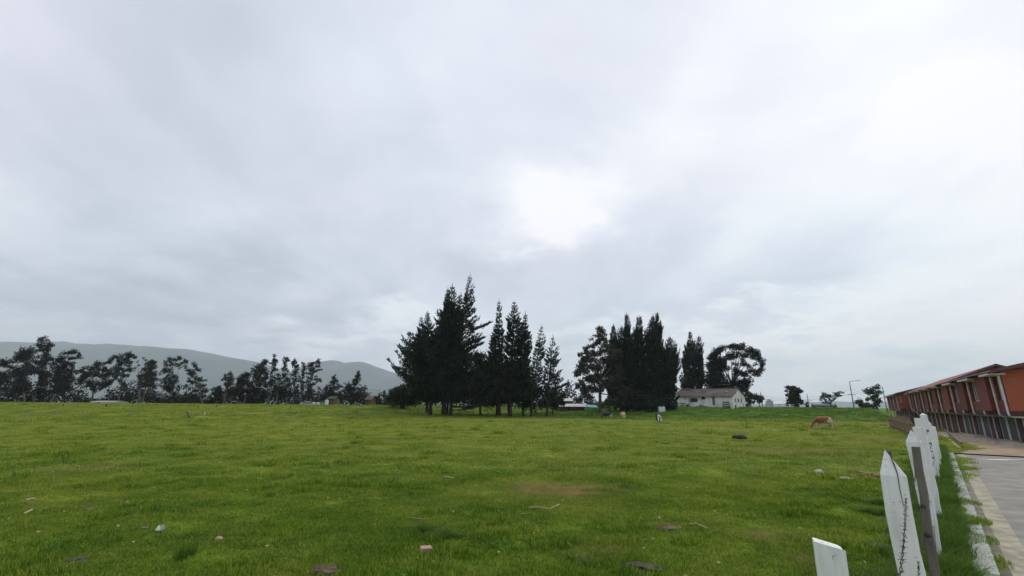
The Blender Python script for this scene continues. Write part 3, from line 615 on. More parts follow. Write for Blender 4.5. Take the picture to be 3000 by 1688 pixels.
def pine(label, Y, base, top, spans, tr, mt='pine', name='pine_tree', tuft=.62, whorl=.62, dens=1.0, up=.5, t0=.0, trunk_r=.36, group=None, sparse=0, nb=6, bark='bark', wmul=1.0, extra=(), mid=None):
    bx, by = tr(*base); g_ = at(bx, by, Y); root = Vector((g_.x, g_.y, T(g_.x, g_.y, False)))
    e = empty(name, root, 0, label, 'tree', group)
    tx, ty = tr(*top); tp = at(tx, ty, Y)-root
    SP = []
    for (y_, xl, xr) in spans:
        _, py = tr(0, y_); a = at(tr(xl, 0)[0], py, Y)-root; b_ = at(tr(xr, 0)[0], py, Y)-root; SP.append((a.z, a.x, b_.x))
    SP.append((tp.z, tp.x-.05, tp.x+.05)); SP.sort()
    zs = [s_[0] for s_ in SP]; ls = [s_[1] for s_ in SP]; rs = [s_[2] for s_ in SP]
    zlow = zs[0]
    def axis(z):
        f = min(max(z/tp.z, 0), 1)
        bow = 0 if mid is None else mid*math.sin(math.pi*f)
        return Vector((tp.x*f**1.15+bow, .25*math.sin(f*4), z))
    q = MB(); pts = [axis(tp.z*i/12)+Vector((0, 0, -.3 if i == 0 else 0)) for i in range(13)]
    q.tube(pts, [.68*trunk_r*(1.5 if i == 0 else 1)*(1-i/12.5)**.8+.02 for i in range(13)], 8)
    P, D, LL = [], [], []
    z = zlow
    limbs = MB()
    while z < tp.z-.25:
        frac = z/tp.z; a0 = random.uniform(0, 6.28); k = nb if frac < .85 else 4
        xl, xr = np.interp(z, zs, ls), np.interp(z, zs, rs); ax = axis(z)
        for j in range(k):
            if random.random() < sparse: continue
            a = a0+2*math.pi*j/k+random.uniform(-.35, .35); ca, sa = math.cos(a), math.sin(a)
            Lr, Ll = max(.25, xr-ax.x), max(.25, ax.x-xl)
            reach = (Lr if ca > 0 else Ll)*abs(ca)**.6+ (min(Lr, Ll)+.35*abs(Lr-Ll))*(1-abs(ca)**.6)
            ln = reach*random.uniform(.68, 1.16)*(1 if random.random() > .15 else 1.18)
            rise = up*ln*random.uniform(.6, 1.2)*(.55+.6*frac)
            # the tip curls upward; start lower so the tip ends near this height
            s0 = ax-Vector((0, 0, rise*.55)); s0 = axis(max(.25, s0.z)) 
            ns = 6; br = []
            for i in range(ns+1):
                f = i/ns; br.append(s0+Vector((ca*ln*f, sa*ln*f, rise*(f**2.6)*1.1-.04*ln*math.sin(math.pi*f))))
            if ln > .9: limbs.tube(br[::2] if len(br[::2]) > 2 else br, [.03+.018*ln, .025+.01*ln, .02+.004*ln, .012][:len(br[::2])], 4, cap=False)
            m_ = int((9+ln*19)*dens)
            for _ in range(m_):
                f = random.uniform(.12, 1.0)**.75; i = min(int(f*ns), ns-1); g = f*ns-i; p = br[i].lerp(br[i+1], g); tan = (br[i+1]-br[i]).normalized()
                wdt = ln*.20*wmul*math.sin(math.pi*min(f*.9+.08, 1))**.5+.12
                lat = random.uniform(-1, 1); side = Vector((-sa, ca, 0))
                p = p+side*lat*wdt+tan*random.uniform(-.1, .15)+Vector((0, 0, random.uniform(-.35, .6)*wdt*.8))
                P.append(p); D.append(tan*1.1+side*lat*.8+Vector((random.gauss(0, .3), random.gauss(0, .3), random.uniform(.1, .8)))); LL.append(random.uniform(.6, 1.2)*min(1, .38+.62*(tp.z-p.z)/5))
        z += whorl*random.uniform(.75, 1.25)*(1 if frac < .9 else .8)
    # leader
    for i in range(int(46*dens)):
        f = random.random(); zz_ = tp.z+.35-f*2.4; p = axis(zz_); a = random.uniform(0, 6.28); r_ = .01+.20*f
        P.append(p+Vector((math.cos(a)*r_, math.sin(a)*r_, 0))); D.append(Vector((math.cos(a)*.5, math.sin(a)*.5, 1.6))); LL.append(.25+.35*f)
    for (X_, Y_, r_) in extra:     # single far-reaching boughs
        px, py = tr(X_, Y_); c = at(px, py, Y)-root; s0 = axis(max(1, c.z-.30*abs(c.x-axis(c.z).x))); rr = r_*tr.s*Y/1380
        br = [s0.lerp(c, i/6)+Vector((0, 0, -.06*(c-s0).length*math.sin(math.pi*i/6))) for i in range(7)]
        limbs.tube(br, [.12-.015*i for i in range(7)], 5, cap=False)
        for _ in range(int(260*dens)):
            f = random.uniform(.25, 1.05); i = min(int(f*6), 5); p = br[i].lerp(br[i+1], f*6-i); w_ = rr*math.sin(math.pi*min(f*.85, 1))
            P.append(p+Vector((random.gauss(0, .4)*w_, random.gauss(0, .5)*w_, random.gauss(0, .4)*w_))); D.append((br[i+1]-br[i]).normalized()+Vector((random.gauss(0, .4), random.gauss(0, .4), random.uniform(0, .9)))); LL.append(random.uniform(.7, 1.2))
    LL = np.array(LL)*tuft; crown('crown', np.array([tuple(p) for p in P]), np.array([tuple(d) for d in D]), LL, LL*RNG.uniform(.22, .38, len(LL)), M[mt], e)
    q.build('trunk', M[bark], e, smooth=True)
    if limbs.v: tag(limbs.build('limbs', M[bark], e), kind='stuff')
    return e

class TR:
    def __init__(s, x0, y0, k): s.x0, s.y0, s.s = x0, y0, k
    def __call__(s, x, y): return s.x0+s.s*x, s.y0+s.s*y
t1 = TR(0, 950, .2484); t2 = TR(560, 950, .2484); t6 = TR(1120, 780, .3313); t5 = TR(1640, 880, .276); t4 = TR(1950, 960, .2717)

# --- pines in the middle of the field
G1 = 'pines in the middle of the field'
YP = 86
pine('outermost dark pine on the left of the middle clump, its long boughs sweeping up', YP, (425, 1330), (400, 405),
     [(480, 378, 418), (560, 330, 470), (620, 275, 500), (700, 200, 530), (800, 128, 540), (920, 130, 560), (1040, 145, 560), (1130, 250, 570), (1180, 300, 570)], t6, group=G1, dens=1.25, wmul=.9, trunk_r=.42, nb=9)
pine('slim dark pine tip rising just left of the outermost pine of the clump', YP+3, (395, 1325), (345, 455), [(500, 325, 360), (600, 305, 400), (750, 270, 430), (950, 260, 450), (1100, 280, 450)], t6, group=G1, dens=1.0)
pine('broad dense dark pine with several leaders beside the tallest one', YP, (545, 1330), (620, 165),
     [(210, 600, 642), (300, 540, 668), (400, 552, 680), (450, 478, 690), (520, 472, 700), (620, 440, 710), (800, 350, 730), (1000, 360, 760), (1150, 400, 780)], t6, group=G1, dens=1.3, trunk_r=.45, nb=8, up=.6)
pine('short secondary spire on the left shoulder of the broad pine', YP+1.5, (530, 1322), (582, 195), [(230, 570, 596), (300, 556, 610), (400, 550, 620), (600, 500, 640), (900, 480, 640)], t6, group=G1, trunk_r=.25)
pine('narrow pine spire between the broad pine and the tallest one', YP+2, (570, 1325), (697, 240), [(300, 682, 712), (400, 665, 715), (480, 656, 720), (600, 640, 745), (800, 580, 760), (1000, 560, 760)], t6, group=G1, trunk_r=.28)
pine('tallest pine of the clump, with a thin open top', YP, (600, 1330), (780, 80),
     [(150, 770, 800), (175, 745, 822), (215, 738, 826), (260, 752, 800), (300, 725, 815), (400, 728, 815), (480, 705, 820), (560, 690, 850), (640, 690, 880), (700, 690, 860), (820, 650, 840), (960, 650, 900), (1080, 680, 940), (1160, 700, 960)],
     t6, group=G1, dens=.95, sparse=.12, trunk_r=.38, extra=[(950, 505, 17), (885, 640, 20), (875, 690, 16), (1000, 1180, 14)], up=.5)
pine('spindly open topped pine left of the second tall group', YP+1, (1035, 1330), (1033, 305),
     [(360, 1020, 1050), (440, 1016, 1050), (500, 1012, 1048), (560, 1000, 1062), (620, 975, 1066), (700, 930, 1078), (800, 935, 1085), (900, 900, 1110), (1050, 880, 1130), (1170, 900, 1130)], t6, group=G1, dens=1.05, trunk_r=.34, up=.5, nb=5, sparse=.1)
pine('low dark pine spire at the left foot of the spindly pine', YP+3, (1015, 1325), (998, 520), [(600, 978, 1012), (680, 955, 1030), (760, 940, 1050), (900, 880, 1070), (1100, 850, 1080)], t6, group=G1, trunk_r=.3)
pine('large dense pine in the second tall group of the clump', YP, (1130, 1330), (1168, 320),
     [(370, 1145, 1196), (420, 1138, 1204), (470, 1094, 1230), (560, 1095, 1260), (660, 1090, 1310), (800, 1082, 1295), (900, 1090, 1280), (1050, 1060, 1300), (1160, 1050, 1300)], t6, group=G1, dens=1.3, trunk_r=.42, nb=6)
pine('slender pine leader at the right shoulder of the large dense pine', YP+2, (1245, 1330), (1266, 415), [(470, 1252, 1282), (560, 1240, 1275), (660, 1225, 1335), (760, 1200, 1310), (900, 1190, 1300), (1100, 1180, 1310)], t6, group=G1, trunk_r=.28)
pine('thin pine with a bare feathery crown, second from the right of the clump', YP, (1315, 1330), (1408, 530),
     [(600, 1382, 1436), (700, 1366, 1444), (800, 1345, 1440), (880, 1320, 1430), (960, 1310, 1430), (1080, 1260, 1420), (1150, 1240, 1430)], t6, mt='thin', group=G1, dens=.8, sparse=.15, trunk_r=.22)
pine('rightmost pine of the clump, small and open with upturned boughs', YP, (1455, 1330), (1510, 620),
     [(700, 1485, 1530), (720, 1478, 1582), (780, 1460, 1560), (860, 1440, 1582), (950, 1425, 1575), (1050, 1430, 1600), (1140, 1410, 1600)], t6, group=G1, dens=.85, sparse=.15, trunk_r=.3, extra=[(1635, 1045, 9)])
lobed_tree('dark round leafed tree filling the gap behind the tallest pine', YP+4, (870, 1320), [(850, 780, 60), (800, 830, 60), (900, 850, 80), (830, 930, 90), (930, 960, 90), (760, 1000, 90), (860, 1060, 100), (980, 1080, 90), (700, 1120, 80), (800, 1160, 80), (920, 1170, 90), (1020, 1180, 70)], t6, mt='leaf', name='broadleaf_tree', leaf=.5, dens=4.5, group='bushy trees among the pines')
lobed_tree('dull dark tree bushing out beneath the thin pine', YP+3, (1320, 1320), [(1220, 880, 50), (1290, 900, 50), (1250, 980, 70), (1330, 1010, 70), (1200, 1060, 80), (1290, 1100, 90), (1370, 1120, 70), (1240, 1190, 80), (1340, 1210, 70)], t6, mt='leaf', name='broadleaf_tree', leaf=.5, dens=4.0, group='bushy trees among the pines')
lobed_tree('wide dark tree behind the trunks of the second pine group', YP+6, (1120, 1320), [(1020, 900, 60), (1110, 900, 60), (1190, 900, 60), (1000, 980, 70), (1090, 990, 70), (1180, 990, 70), (960, 1060, 70), (1060, 1080, 80), (1160, 1080, 80), (980, 1150, 60), (1090, 1170, 60), (1190, 1160, 60)], t6, mt='leaf', name='broadleaf_tree', leaf=.5, dens=4.0, group='bushy trees among the pines')
lobed_tree('low dark bush around the foot of the rightmost pine', YP+6, (1500, 1310), [(1460, 1130, 50), (1520, 1160, 60), (1580, 1160, 50), (1430, 1200, 60), (1530, 1220, 60), (1600, 1200, 40)], t6, mt='leaf', name='bush', cat='bush', leaf=.5, dens=4.0, trunk_r=.12, group='bushy trees among the pines')
lobed_tree('dark rounded tree just left of the pine clump', YP+8, (170, 1240), [(110, 1110, 50), (70, 1160, 50), (160, 1120, 50), (210, 1090, 50), (110, 1190, 60), (190, 1180, 70), (260, 1130, 60), (270, 1190, 60)], t6, mt='leaf', name='broadleaf_tree', leaf=.5, dens=4.5, trunk_r=.2)

# --- second clump, before the farmhouse
G2 = 'cypresses left of the farmhouse'; YC = 97
lobed_tree('tall airy olive grey tree with a pale trunk at the left of the cypress clump', YC-3, (430, 1190),
    [(415, 290, 40), (450, 340, 50), (400, 380, 40), (470, 410, 50), (370, 440, 60), (310, 510, 60), (240, 590, 55), (480, 480, 60), (420, 560, 50), (320, 600, 80), (220, 690, 55), (190, 770, 50), (270, 740, 80), (390, 680, 70), (500, 580, 70), (270, 850, 90), (380, 800, 80), (480, 740, 80), (540, 480, 50), (590, 560, 70), (560, 680, 80), (210, 920, 55), (300, 960, 70), (400, 920, 70), (500, 880, 90), (590, 800, 80), (600, 930, 80), (740, 960, 50), (660, 1000, 60)],
    t5, mt='euc2', bark='palebark', leaf=.42, dens=4.3, droop=.9, trunk_r=.3, limbs=12)
def cyp(label, top, spans, base, dY=0, **k):
    k.setdefault('dens', 1.6); k.setdefault('nb', 6)
    return pine(label, YC+dY, base, top, spans, t5, mt='pine2', name='cypress_tree', up=1.2, tuft=.68, whorl=.52, group=G2, wmul=1.3, **k)
cyp('small pointed cypress, leftmost spire of the clump', (567, 262), [(330, 550, 588), (450, 532, 608), (600, 510, 640), (800, 500, 650), (1100, 520, 650)], (590, 1180), 2)
cyp('short twin topped cypress between the leftmost spire and the tall thin one', (655, 288), [(330, 615, 690), (400, 608, 700), (600, 590, 720), (900, 570, 720), (1110, 580, 720)], (650, 1185), 1)
cyp('tall thin cypress with a fine bent tip', (705, 142), [(200, 690, 735), (280, 694, 748), (400, 690, 755), (500, 690, 770), (700, 640, 790), (900, 630, 800), (1130, 640, 800)], (720, 1190), 0, trunk_r=.4)
cyp('blunt topped cypress in the middle of the clump', (845, 178), [(195, 820, 868), (260, 808, 874), (330, 792, 880), (430, 768, 890), (600, 750, 910), (800, 740, 930), (1140, 730, 930)], (840, 1190), 1, trunk_r=.4)
cyp('broad cypress right of the blunt topped one', (988, 165), [(230, 962, 1005), (300, 925, 1020), (400, 912, 1050), (550, 905, 1075), (700, 890, 1100), (900, 880, 1120), (1140, 870, 1120)], (980, 1190), 0, trunk_r=.45)
cyp('tallest cypress with a curved whip tip', (1030, 135), [(200, 1022, 1056), (260, 1020, 1078), (330, 1010, 1096), (450, 1000, 1092), (600, 1000, 1110), (800, 1000, 1140), (1140, 1000, 1150)], (1050, 1195), 2, trunk_r=.4)
cyp('ragged cypress with spreading upturned branch ends at the right edge', (1168, 398), [(460, 1120, 1215), (520, 1110, 1262), (600, 1100, 1275), (700, 1090, 1282), (850, 1080, 1240), (1000, 1060, 1230), (1140, 1060, 1230)], (1140, 1185), 0)
lobed_tree('dark spreading bush under the cypress clump', YC-4, (760, 1190), [(640, 1050, 70), (720, 1040, 70), (810, 1030, 80), (900, 1040, 80), (1000, 1040, 80), (700, 1110, 60), (800, 1110, 60), (920, 1110, 60), (1040, 1100, 60), (1150, 1060, 60), (1190, 1110, 50)], t5, mt='pine2', name='bush', cat='bush', leaf=.5, dens=4.5, trunk_r=.2)
lobed_tree('dark sapling leaning beside the grazing cows', YC-14, (540, 1215), [(480, 1080, 50), (540, 1060, 50), (600, 1080, 40), (440, 1100, 30)], t5, mt='leaf', name='small_tree', leaf=.4, dens=4, trunk_r=.14)
G3 = 'cypresses behind the farmhouse'; YE = 118
def cyp3(label, top, spans, base, dY=0, **k):
    return pine(label, YE+dY, base, top, spans, t5, mt='pine2', name='cypress_tree', up=1.2, tuft=.7, whorl=.7, group=G3, wmul=1.3, nb=6, dens=1.5, **k)
cyp3('slender dark cypress with a fine spire behind the left of the farmhouse', (1380, 335), [(400, 1368, 1408), (480, 1356, 1430), (560, 1318, 1440), (700, 1312, 1450), (850, 1296, 1460), (1000, 1290, 1470), (1130, 1300, 1470)], (1390, 1150))
cyp3('round shouldered cypress standing next to the big eucalyptus', (1475, 382), [(400, 1460, 1492), (450, 1448, 1515), (550, 1440, 1522), (700, 1440, 1530), (900, 1430, 1545), (1130, 1420, 1550)], (1480, 1150), 1)
lobed_tree('big round crowned eucalyptus towering behind the white farmhouse', YE+2, (1800, 1150),
    [(1590, 610, 50), (1640, 570, 60), (1700, 530, 50), (1750, 500, 45), (1820, 500, 50), (1880, 490, 45), (1940, 495, 50), (1990, 530, 40), (2050, 530, 45), (2090, 580, 50), (2110, 630, 40), (2000, 600, 40), (1930, 570, 50), (1840, 580, 50), (1760, 600, 60), (1660, 660, 80), (1600, 720, 70), (1720, 700, 60), (1800, 690, 50), (1960, 660, 45), (2020, 690, 30), (2170, 670, 36), (2150, 720, 30), (2120, 760, 28), (1880, 760, 50), (1960, 780, 50), (2040, 760, 50), (2070, 790, 28), (1640, 820, 80), (1740, 800, 60), (1580, 880, 70), (1680, 920, 80), (1800, 880, 60), (1900, 860, 60), (1980, 850, 55), (1780, 960, 70), (1880, 940, 60), (1960, 920, 50), (2000, 990, 30), (2040, 1010, 40), (2010, 1050, 40)],
    t5, mt='euc', bark='palebark', leaf=.46, dens=4.2, droop=.3, trunk_r=.55, limbs=12)
lobed_tree('dense dark green tree filling the left shoulder of the big eucalyptus', YE+5, (1620, 1150),
    [(1640, 600, 40), (1600, 630, 45), (1680, 640, 45), (1560, 690, 40), (1620, 700, 60), (1690, 720, 50), (1560, 770, 50), (1640, 790, 70), (1710, 800, 50), (1570, 850, 60), (1650, 880, 70), (1730, 880, 50), (1800, 900, 50), (1580, 940, 60), (1680, 960, 60), (1780, 970, 50), (1870, 960, 50)],
    t5, mt='leaf', name='broadleaf_tree', leaf=.5, dens=4.5, trunk_r=.3)
lobed_tree('dark rounded bush joining the ragged cypress to the ground', YC+3, (1150, 1190), [(1090, 760, 50), (1160, 780, 50), (1080, 850, 60), (1170, 860, 50), (1120, 930, 70), (1200, 940, 40), (1080, 1000, 70), (1180, 1010, 60), (1120, 1080, 70), (1210, 1080, 50)], t5, mt='pine2', name='bush', cat='bush', leaf=.5, dens=4.5, trunk_r=.2)
lobed_tree('scrubby tree at the right end of the farmhouse', YE-4, (2020, 1110), [(1990, 960, 22), (1960, 1000, 30), (2030, 1000, 22), (2050, 1040, 24), (2000, 1060, 30), (2040, 1080, 26), (1990, 1100, 24)], t5, mt='leaf', name='small_tree', leaf=.4, dens=4, trunk_r=.12)
lobed_tree('small round topped tree right of the farmhouse beside the first utility pole', YE, (1010, 850), [(1000, 745, 28), (975, 765, 24), (1035, 760, 24), (1000, 780, 30), (1040, 780, 16), (960, 785, 12)], t4, mt='leaf', name='small_tree', leaf=.4, dens=5, trunk_r=.16)
lobed_tree('dense egg shaped green tree standing alone on the field edge', YE, (1400, 888), [(1310, 640, 16), (1350, 640, 22), (1390, 640, 20), (1330, 680, 32), (1390, 680, 36), (1430, 690, 22), (1462, 685, 12), (1330, 730, 34), (1390, 735, 42), (1440, 740, 32), (1320, 780, 28), (1380, 790, 42), (1440, 785, 30), (1460, 805, 18), (1330, 815, 22), (1390, 825, 30)], t4, mt='leaf', name='small_tree', leaf=.42, dens=9, trunk_r=.2)
lobed_tree('flat topped leaning tree with two spreading crowns by the feed trough', YE+6, (1790, 885), [(1880, 698, 18), (1850, 702, 20), (1825, 720, 20), (1890, 725, 10), (1850, 738, 14), (1720, 715, 20), (1690, 735, 22), (1740, 740, 24), (1680, 765, 18), (1770, 730, 16), (1790, 750, 18), (1730, 775, 16), (1800, 775, 12), (1700, 800, 14), (1750, 810, 18)], t4, mt='leaf', name='small_tree', leaf=.4, dens=4, trunk_r=.18)
lobed_tree('ragged dark tree beside the street lamp at the right', YE+6, (2285, 885), [(2262, 630, 24), (2235, 655, 22), (2290, 650, 22), (2180, 665, 20), (2150, 680, 12), (2165, 712, 14), (2210, 690, 26), (2260, 690, 34), (2310, 690, 26), (2240, 740, 34), (2290, 740, 34), (2200, 770, 24), (2180, 780, 16), (2260, 785, 36), (2320, 780, 26), (2290, 830, 30)], t4, mt='leaf', name='small_tree', leaf=.42, dens=4, trunk_r=.2)
lobed_tree('low dark thicket left of the ragged tree by the lamp', YE+4, (2150, 890), [(2100, 775, 18), (2070, 800, 22), (2120, 800, 24), (2080, 840, 32), (2140, 835, 36), (2190, 840, 36), (2240, 855, 34), (2110, 865, 28)], t4, mt='leaf', name='bush', cat='bush', leaf=.4, dens=4.5, trunk_r=.1)
lobed_tree('tiny dark shrub between two utility poles', YE+2, (1522, 885), [(1520, 800, 12), (1515, 825, 18), (1530, 850, 18), (1510, 865, 14)], t4, mt='leaf', name='bush', cat='bush', leaf=.35, dens=4, trunk_r=.06)

# --- far line on the left
YL = 122; GL = 'trees along the far left edge of the field'
def far(label, base, lobes, tr, **k):
    k.setdefault('leaf', .46); k.setdefault('dens', 3.9); k.setdefault('trunk_r', .19); k.setdefault('bark', 'palebark'); k.setdefault('dY', 0)
    dY = k.pop('dY'); return lobed_tree(label, YL+dY, base, lobes, tr, group=GL, **k)
far('broad dark eucalyptus at the very left end of the tree line', (300, 905), [(330, 310, 60), (270, 340, 50), (390, 330, 50), (250, 400, 60), (340, 400, 70), (150, 410, 60), (90, 450, 50), (60, 480, 40), (420, 420, 60), (130, 520, 60), (220, 570, 80), (330, 540, 80), (60, 600, 60), (0, 620, 50), (420, 560, 60), (120, 660, 90), (10, 690, 50), (230, 690, 80), (340, 670, 80), (180, 770, 60), (300, 780, 50), (100, 740, 50)], t1, limbs=10)
far('tallest thin tree of the left end with a stacked open crown', (400, 905), [(520, 150, 22), (505, 175, 28), (485, 195, 20), (550, 190, 20), (440, 235, 26), (470, 250, 30), (525, 240, 36), (600, 228, 20), (575, 250, 28), (540, 290, 36), (490, 310, 30), (570, 300, 26), (560, 340, 30), (520, 370, 34), (580, 380, 20), (490, 410, 36), (550, 430, 30), (470, 470, 50), (520, 530, 50), (450, 590, 70), (540, 620, 60), (480, 720, 70), (420, 800, 50)], t1, dY=3)
far('leaning tree with a wind swept flat top, third from the left', (600, 910), [(900, 320, 28), (860, 320, 28), (820, 325, 26), (780, 330, 22), (745, 345, 18), (920, 350, 24), (945, 385, 18), (915, 400, 20), (860, 395, 24), (820, 390, 26), (700, 390, 34), (730, 420, 36), (640, 420, 36), (780, 450, 40), (840, 470, 40), (860, 510, 26), (670, 480, 50), (740, 520, 60), (800, 560, 50), (640, 570, 60), (710, 620, 70), (800, 650, 60), (620, 680, 70), (740, 720, 70), (820, 740, 40), (660, 770, 60)], t1)
far('low spreading tree whose crown slopes up to the right', (1085, 905), [(1160, 455, 34), (1110, 480, 34), (1210, 465, 34), (1260, 450, 28), (1290, 430, 24), (960, 545, 34), (930, 560, 28), (1060, 520, 36), (1150, 530, 44), (1230, 530, 44), (1000, 590, 50), (1090, 600, 54), (1190, 620, 60), (1280, 560, 50), (930, 640, 40), (1000, 680, 60), (1110, 700, 60), (1220, 700, 60), (1300, 650, 40), (1160, 760, 40), (1250, 750, 34)], t1)
far('tall rounded eucalyptus with bare pale stems below', (1400, 925), [(1540, 345, 30), (1500, 360, 30), (1575, 370, 26), (1590, 395, 18), (1420, 365, 30), (1380, 385, 30), (1340, 405, 26), (1460, 400, 30), (1530, 400, 36), (1420, 440, 30), (1560, 450, 28), (1490, 470, 40), (1590, 510, 18), (1370, 500, 40), (1430, 540, 36), (1520, 540, 34), (1570, 540, 20), (1340, 560, 34), (1500, 600, 34), (1400, 610, 40), (1440, 700, 30), (1490, 740, 34), (1500, 830, 40), (1470, 890, 40)], t1, limbs=10)
far('rounded olive tree with a smooth dense crown in the left line', (1680, 920), [(1800, 430, 32), (1765, 455, 26), (1840, 450, 24), (1790, 480, 44), (1850, 510, 34), (1750, 530, 44), (1820, 560, 54), (1730, 590, 40), (1680, 600, 34), (1790, 630, 60), (1710, 660, 50), (1850, 640, 36), (1620, 630, 26), (1640, 660, 34), (1760, 710, 54), (1690, 720, 40), (1820, 700, 40)], t1, mt='euc2')
e = lobed_tree('leafless pale tree behind the smooth olive tree', YL+3, (1650, 900), [(1690, 400, 3), (1640, 480, 3), (1720, 420, 3), (1620, 440, 3), (1700, 520, 3), (1740, 480, 3), (1660, 560, 3)], t1, bark='palebark', name='bare_tree', trunk_r=.2, dens=.5, limbs=7, group=GL)
far('open crowned tree with round leaf clusters right of the olive tree', (2030, 935), [(1995, 405, 28), (2020, 430, 20), (2090, 390, 26), (2110, 410, 24), (2070, 430, 22), (1960, 450, 26), (1950, 480, 22), (2050, 470, 34), (2090, 480, 30), (2170, 425, 26), (2200, 440, 20), (2140, 460, 18), (1960, 530, 34), (1940, 560, 28), (2030, 530, 26), (2000, 580, 34), (2200, 500, 26), (1980, 640, 50), (1910, 580, 22), (2060, 620, 30), (1920, 660, 44), (2090, 660, 40), (2000, 720, 60), (2110, 730, 40), (1930, 760, 54), (2060, 800, 54), (2060, 890, 40), (1960, 850, 50)], t1, dens=3.0)
far('scattered cluster tree sloping down to the right at the middle of the left line', (2400, 935), [(2300, 470, 26), (2320, 490, 22), (2285, 490, 18), (2345, 540, 20), (2330, 535, 16), (2225, 530, 30), (2250, 560, 26), (2310, 585, 20), (2210, 580, 28), (2260, 600, 28), (2290, 650, 34), (2360, 640, 28), (2390, 660, 22), (2420, 665, 16), (2200, 660, 34), (2250, 690, 34), (2330, 710, 44), (2400, 730, 34), (2180, 740, 34), (2270, 770, 44), (2370, 790, 44), (2420, 780, 24), (2210, 830, 44), (2310, 850, 44), (2390, 850, 34), (2230, 890, 34)], t1, dens=3.0)
far('small round dark tree at a dip in the line', (300, 935), [(310, 745, 34), (280, 770, 34), (340, 770, 30), (250, 810, 36), (310, 820, 44), (360, 810, 30), (240, 870, 40), (320, 880, 44)], t2)
far('small tree with a dry reddish crown', (380, 935), [(465, 575, 18), (480, 590, 16), (400, 590, 14), (400, 630, 26), (375, 650, 18), (470, 620, 28), (430, 650, 26), (490, 650, 24), (410, 700, 36), (470, 700, 40), (420, 770, 50), (490, 780, 44), (430, 850, 50)], t2, mt='euc2')
far('massive dense dark tree rising to a hooked top', (620, 940), [(880, 420, 22), (850, 435, 26), (895, 445, 16), (830, 465, 28), (870, 470, 28), (750, 505, 26), (790, 500, 30), (830, 520, 36), (880, 530, 26), (720, 540, 34), (780, 560, 44), (850, 570, 40), (640, 580, 34), (690, 590, 34), (590, 600, 26), (740, 620, 54), (830, 640, 54), (880, 620, 26), (560, 640, 34), (630, 650, 44), (540, 680, 30), (690, 700, 64), (790, 710, 60), (870, 700, 44), (580, 730, 50), (640, 780, 64), (740, 790, 64), (840, 790, 60), (540, 800, 50), (600, 860, 60), (710, 870, 60), (820, 870, 50), (890, 790, 34)], t2, dens=3.8)
far('thin tree with a knobbly column crown left of three open ones', (905, 940), [(988, 360, 12), (985, 385, 16), (965, 425, 18), (985, 415, 20), (1012, 420, 16), (950, 450, 14), (970, 470, 22), (1000, 450, 14), (975, 510, 20), (1000, 525, 18), (1010, 540, 14), (955, 545, 16), (945, 590, 14), (960, 625, 20), (940, 660, 20), (975, 660, 18), (930, 700, 24), (965, 710, 20), (1000, 630, 12)], t2, dens=3.4, trunk_r=.16)
far('dark lower tree in front of the knobbly column tree', (1000, 940), [(1035, 590, 20), (1050, 610, 22), (1030, 650, 24), (1060, 680, 26), (1020, 700, 28), (1080, 720, 24), (990, 740, 34), (1050, 750, 40), (980, 800, 44), (1050, 820, 44), (1000, 870, 50), (930, 830, 40)], t2, mt='leaf', dY=-3)
far('first open eucalyptus of the three with sky between the clumps', (1130, 940), [(1105, 392, 20), (1130, 400, 18), (1145, 420, 14), (1090, 420, 16), (1110, 450, 18), (1095, 480, 14), (1120, 490, 12), (1075, 520, 10), (1100, 540, 14), (1130, 520, 10), (1140, 570, 16), (1090, 590, 22), (1120, 610, 24), (1060, 640, 22), (1150, 640, 26), (1100, 670, 28), (1180, 690, 20), (1130, 720, 34), (1090, 760, 24), (1160, 790, 34), (1190, 830, 30), (1130, 840, 28)], t2, dens=3.4, trunk_r=.18)
far('second open eucalyptus of the three with a pointed round head', (1200, 940), [(1218, 412, 14), (1215, 440, 22), (1195, 455, 18), (1235, 450, 16), (1190, 480, 14), (1220, 490, 24), (1255, 480, 14), (1240, 520, 20), (1250, 560, 16), (1205, 540, 20), (1225, 580, 20), (1190, 600, 20), (1265, 610, 12), (1210, 650, 20), (1260, 660, 16), (1200, 700, 22), (1245, 720, 24), (1220, 780, 30), (1260, 800, 28), (1230, 860, 26)], t2, dens=3.4, trunk_r=.18)
far('narrow upright eucalyptus, third of the open ones', (1300, 940), [(1330, 455, 10), (1328, 485, 16), (1335, 515, 18), (1320, 545, 20), (1325, 585, 20), (1310, 620, 20), (1300, 660, 24), (1320, 690, 20), (1290, 730, 26), (1320, 760, 20), (1300, 810, 28), (1320, 870, 24)], t2, dens=3.8, trunk_r=.16)
far('right leaning eucalyptus with clumps reaching out to the right', (1350, 940), [(1505, 420, 18), (1490, 440, 20), (1515, 460, 12), (1465, 450, 14), (1420, 455, 20), (1440, 465, 14), (1390, 490, 22), (1430, 490, 18), (1500, 490, 18), (1480, 490, 12), (1400, 530, 26), (1440, 530, 22), (1385, 570, 22), (1420, 580, 22), (1450, 560, 16), (1490, 540, 14), (1530, 530, 13), (1460, 610, 18), (1395, 620, 22), (1430, 650, 14), (1480, 640, 18), (1520, 650, 20), (1495, 670, 14), (1380, 670, 24), (1370, 720, 26), (1450, 700, 24), (1400, 750, 28), (1440, 780, 22), (1380, 800, 30), (1430, 830, 30), (1460, 860, 24), (1370, 870, 24)], t2, dens=3.6, limbs=10, trunk_r=.18)
far('cone shaped dark conifer by the little green roofed hut', (1700, 950), [(1695, 610, 14), (1680, 640, 20), (1705, 650, 18), (1660, 680, 20), (1720, 670, 12), (1640, 705, 22), (1690, 700, 22), (1740, 715, 16), (1775, 735, 10), (1620, 750, 26), (1670, 760, 34), (1730, 750, 30), (1590, 780, 20), (1640, 810, 44), (1710, 810, 50), (1570, 830, 22), (1600, 860, 34), (1680, 870, 50), (1760, 850, 40), (1555, 870, 20)], t2)
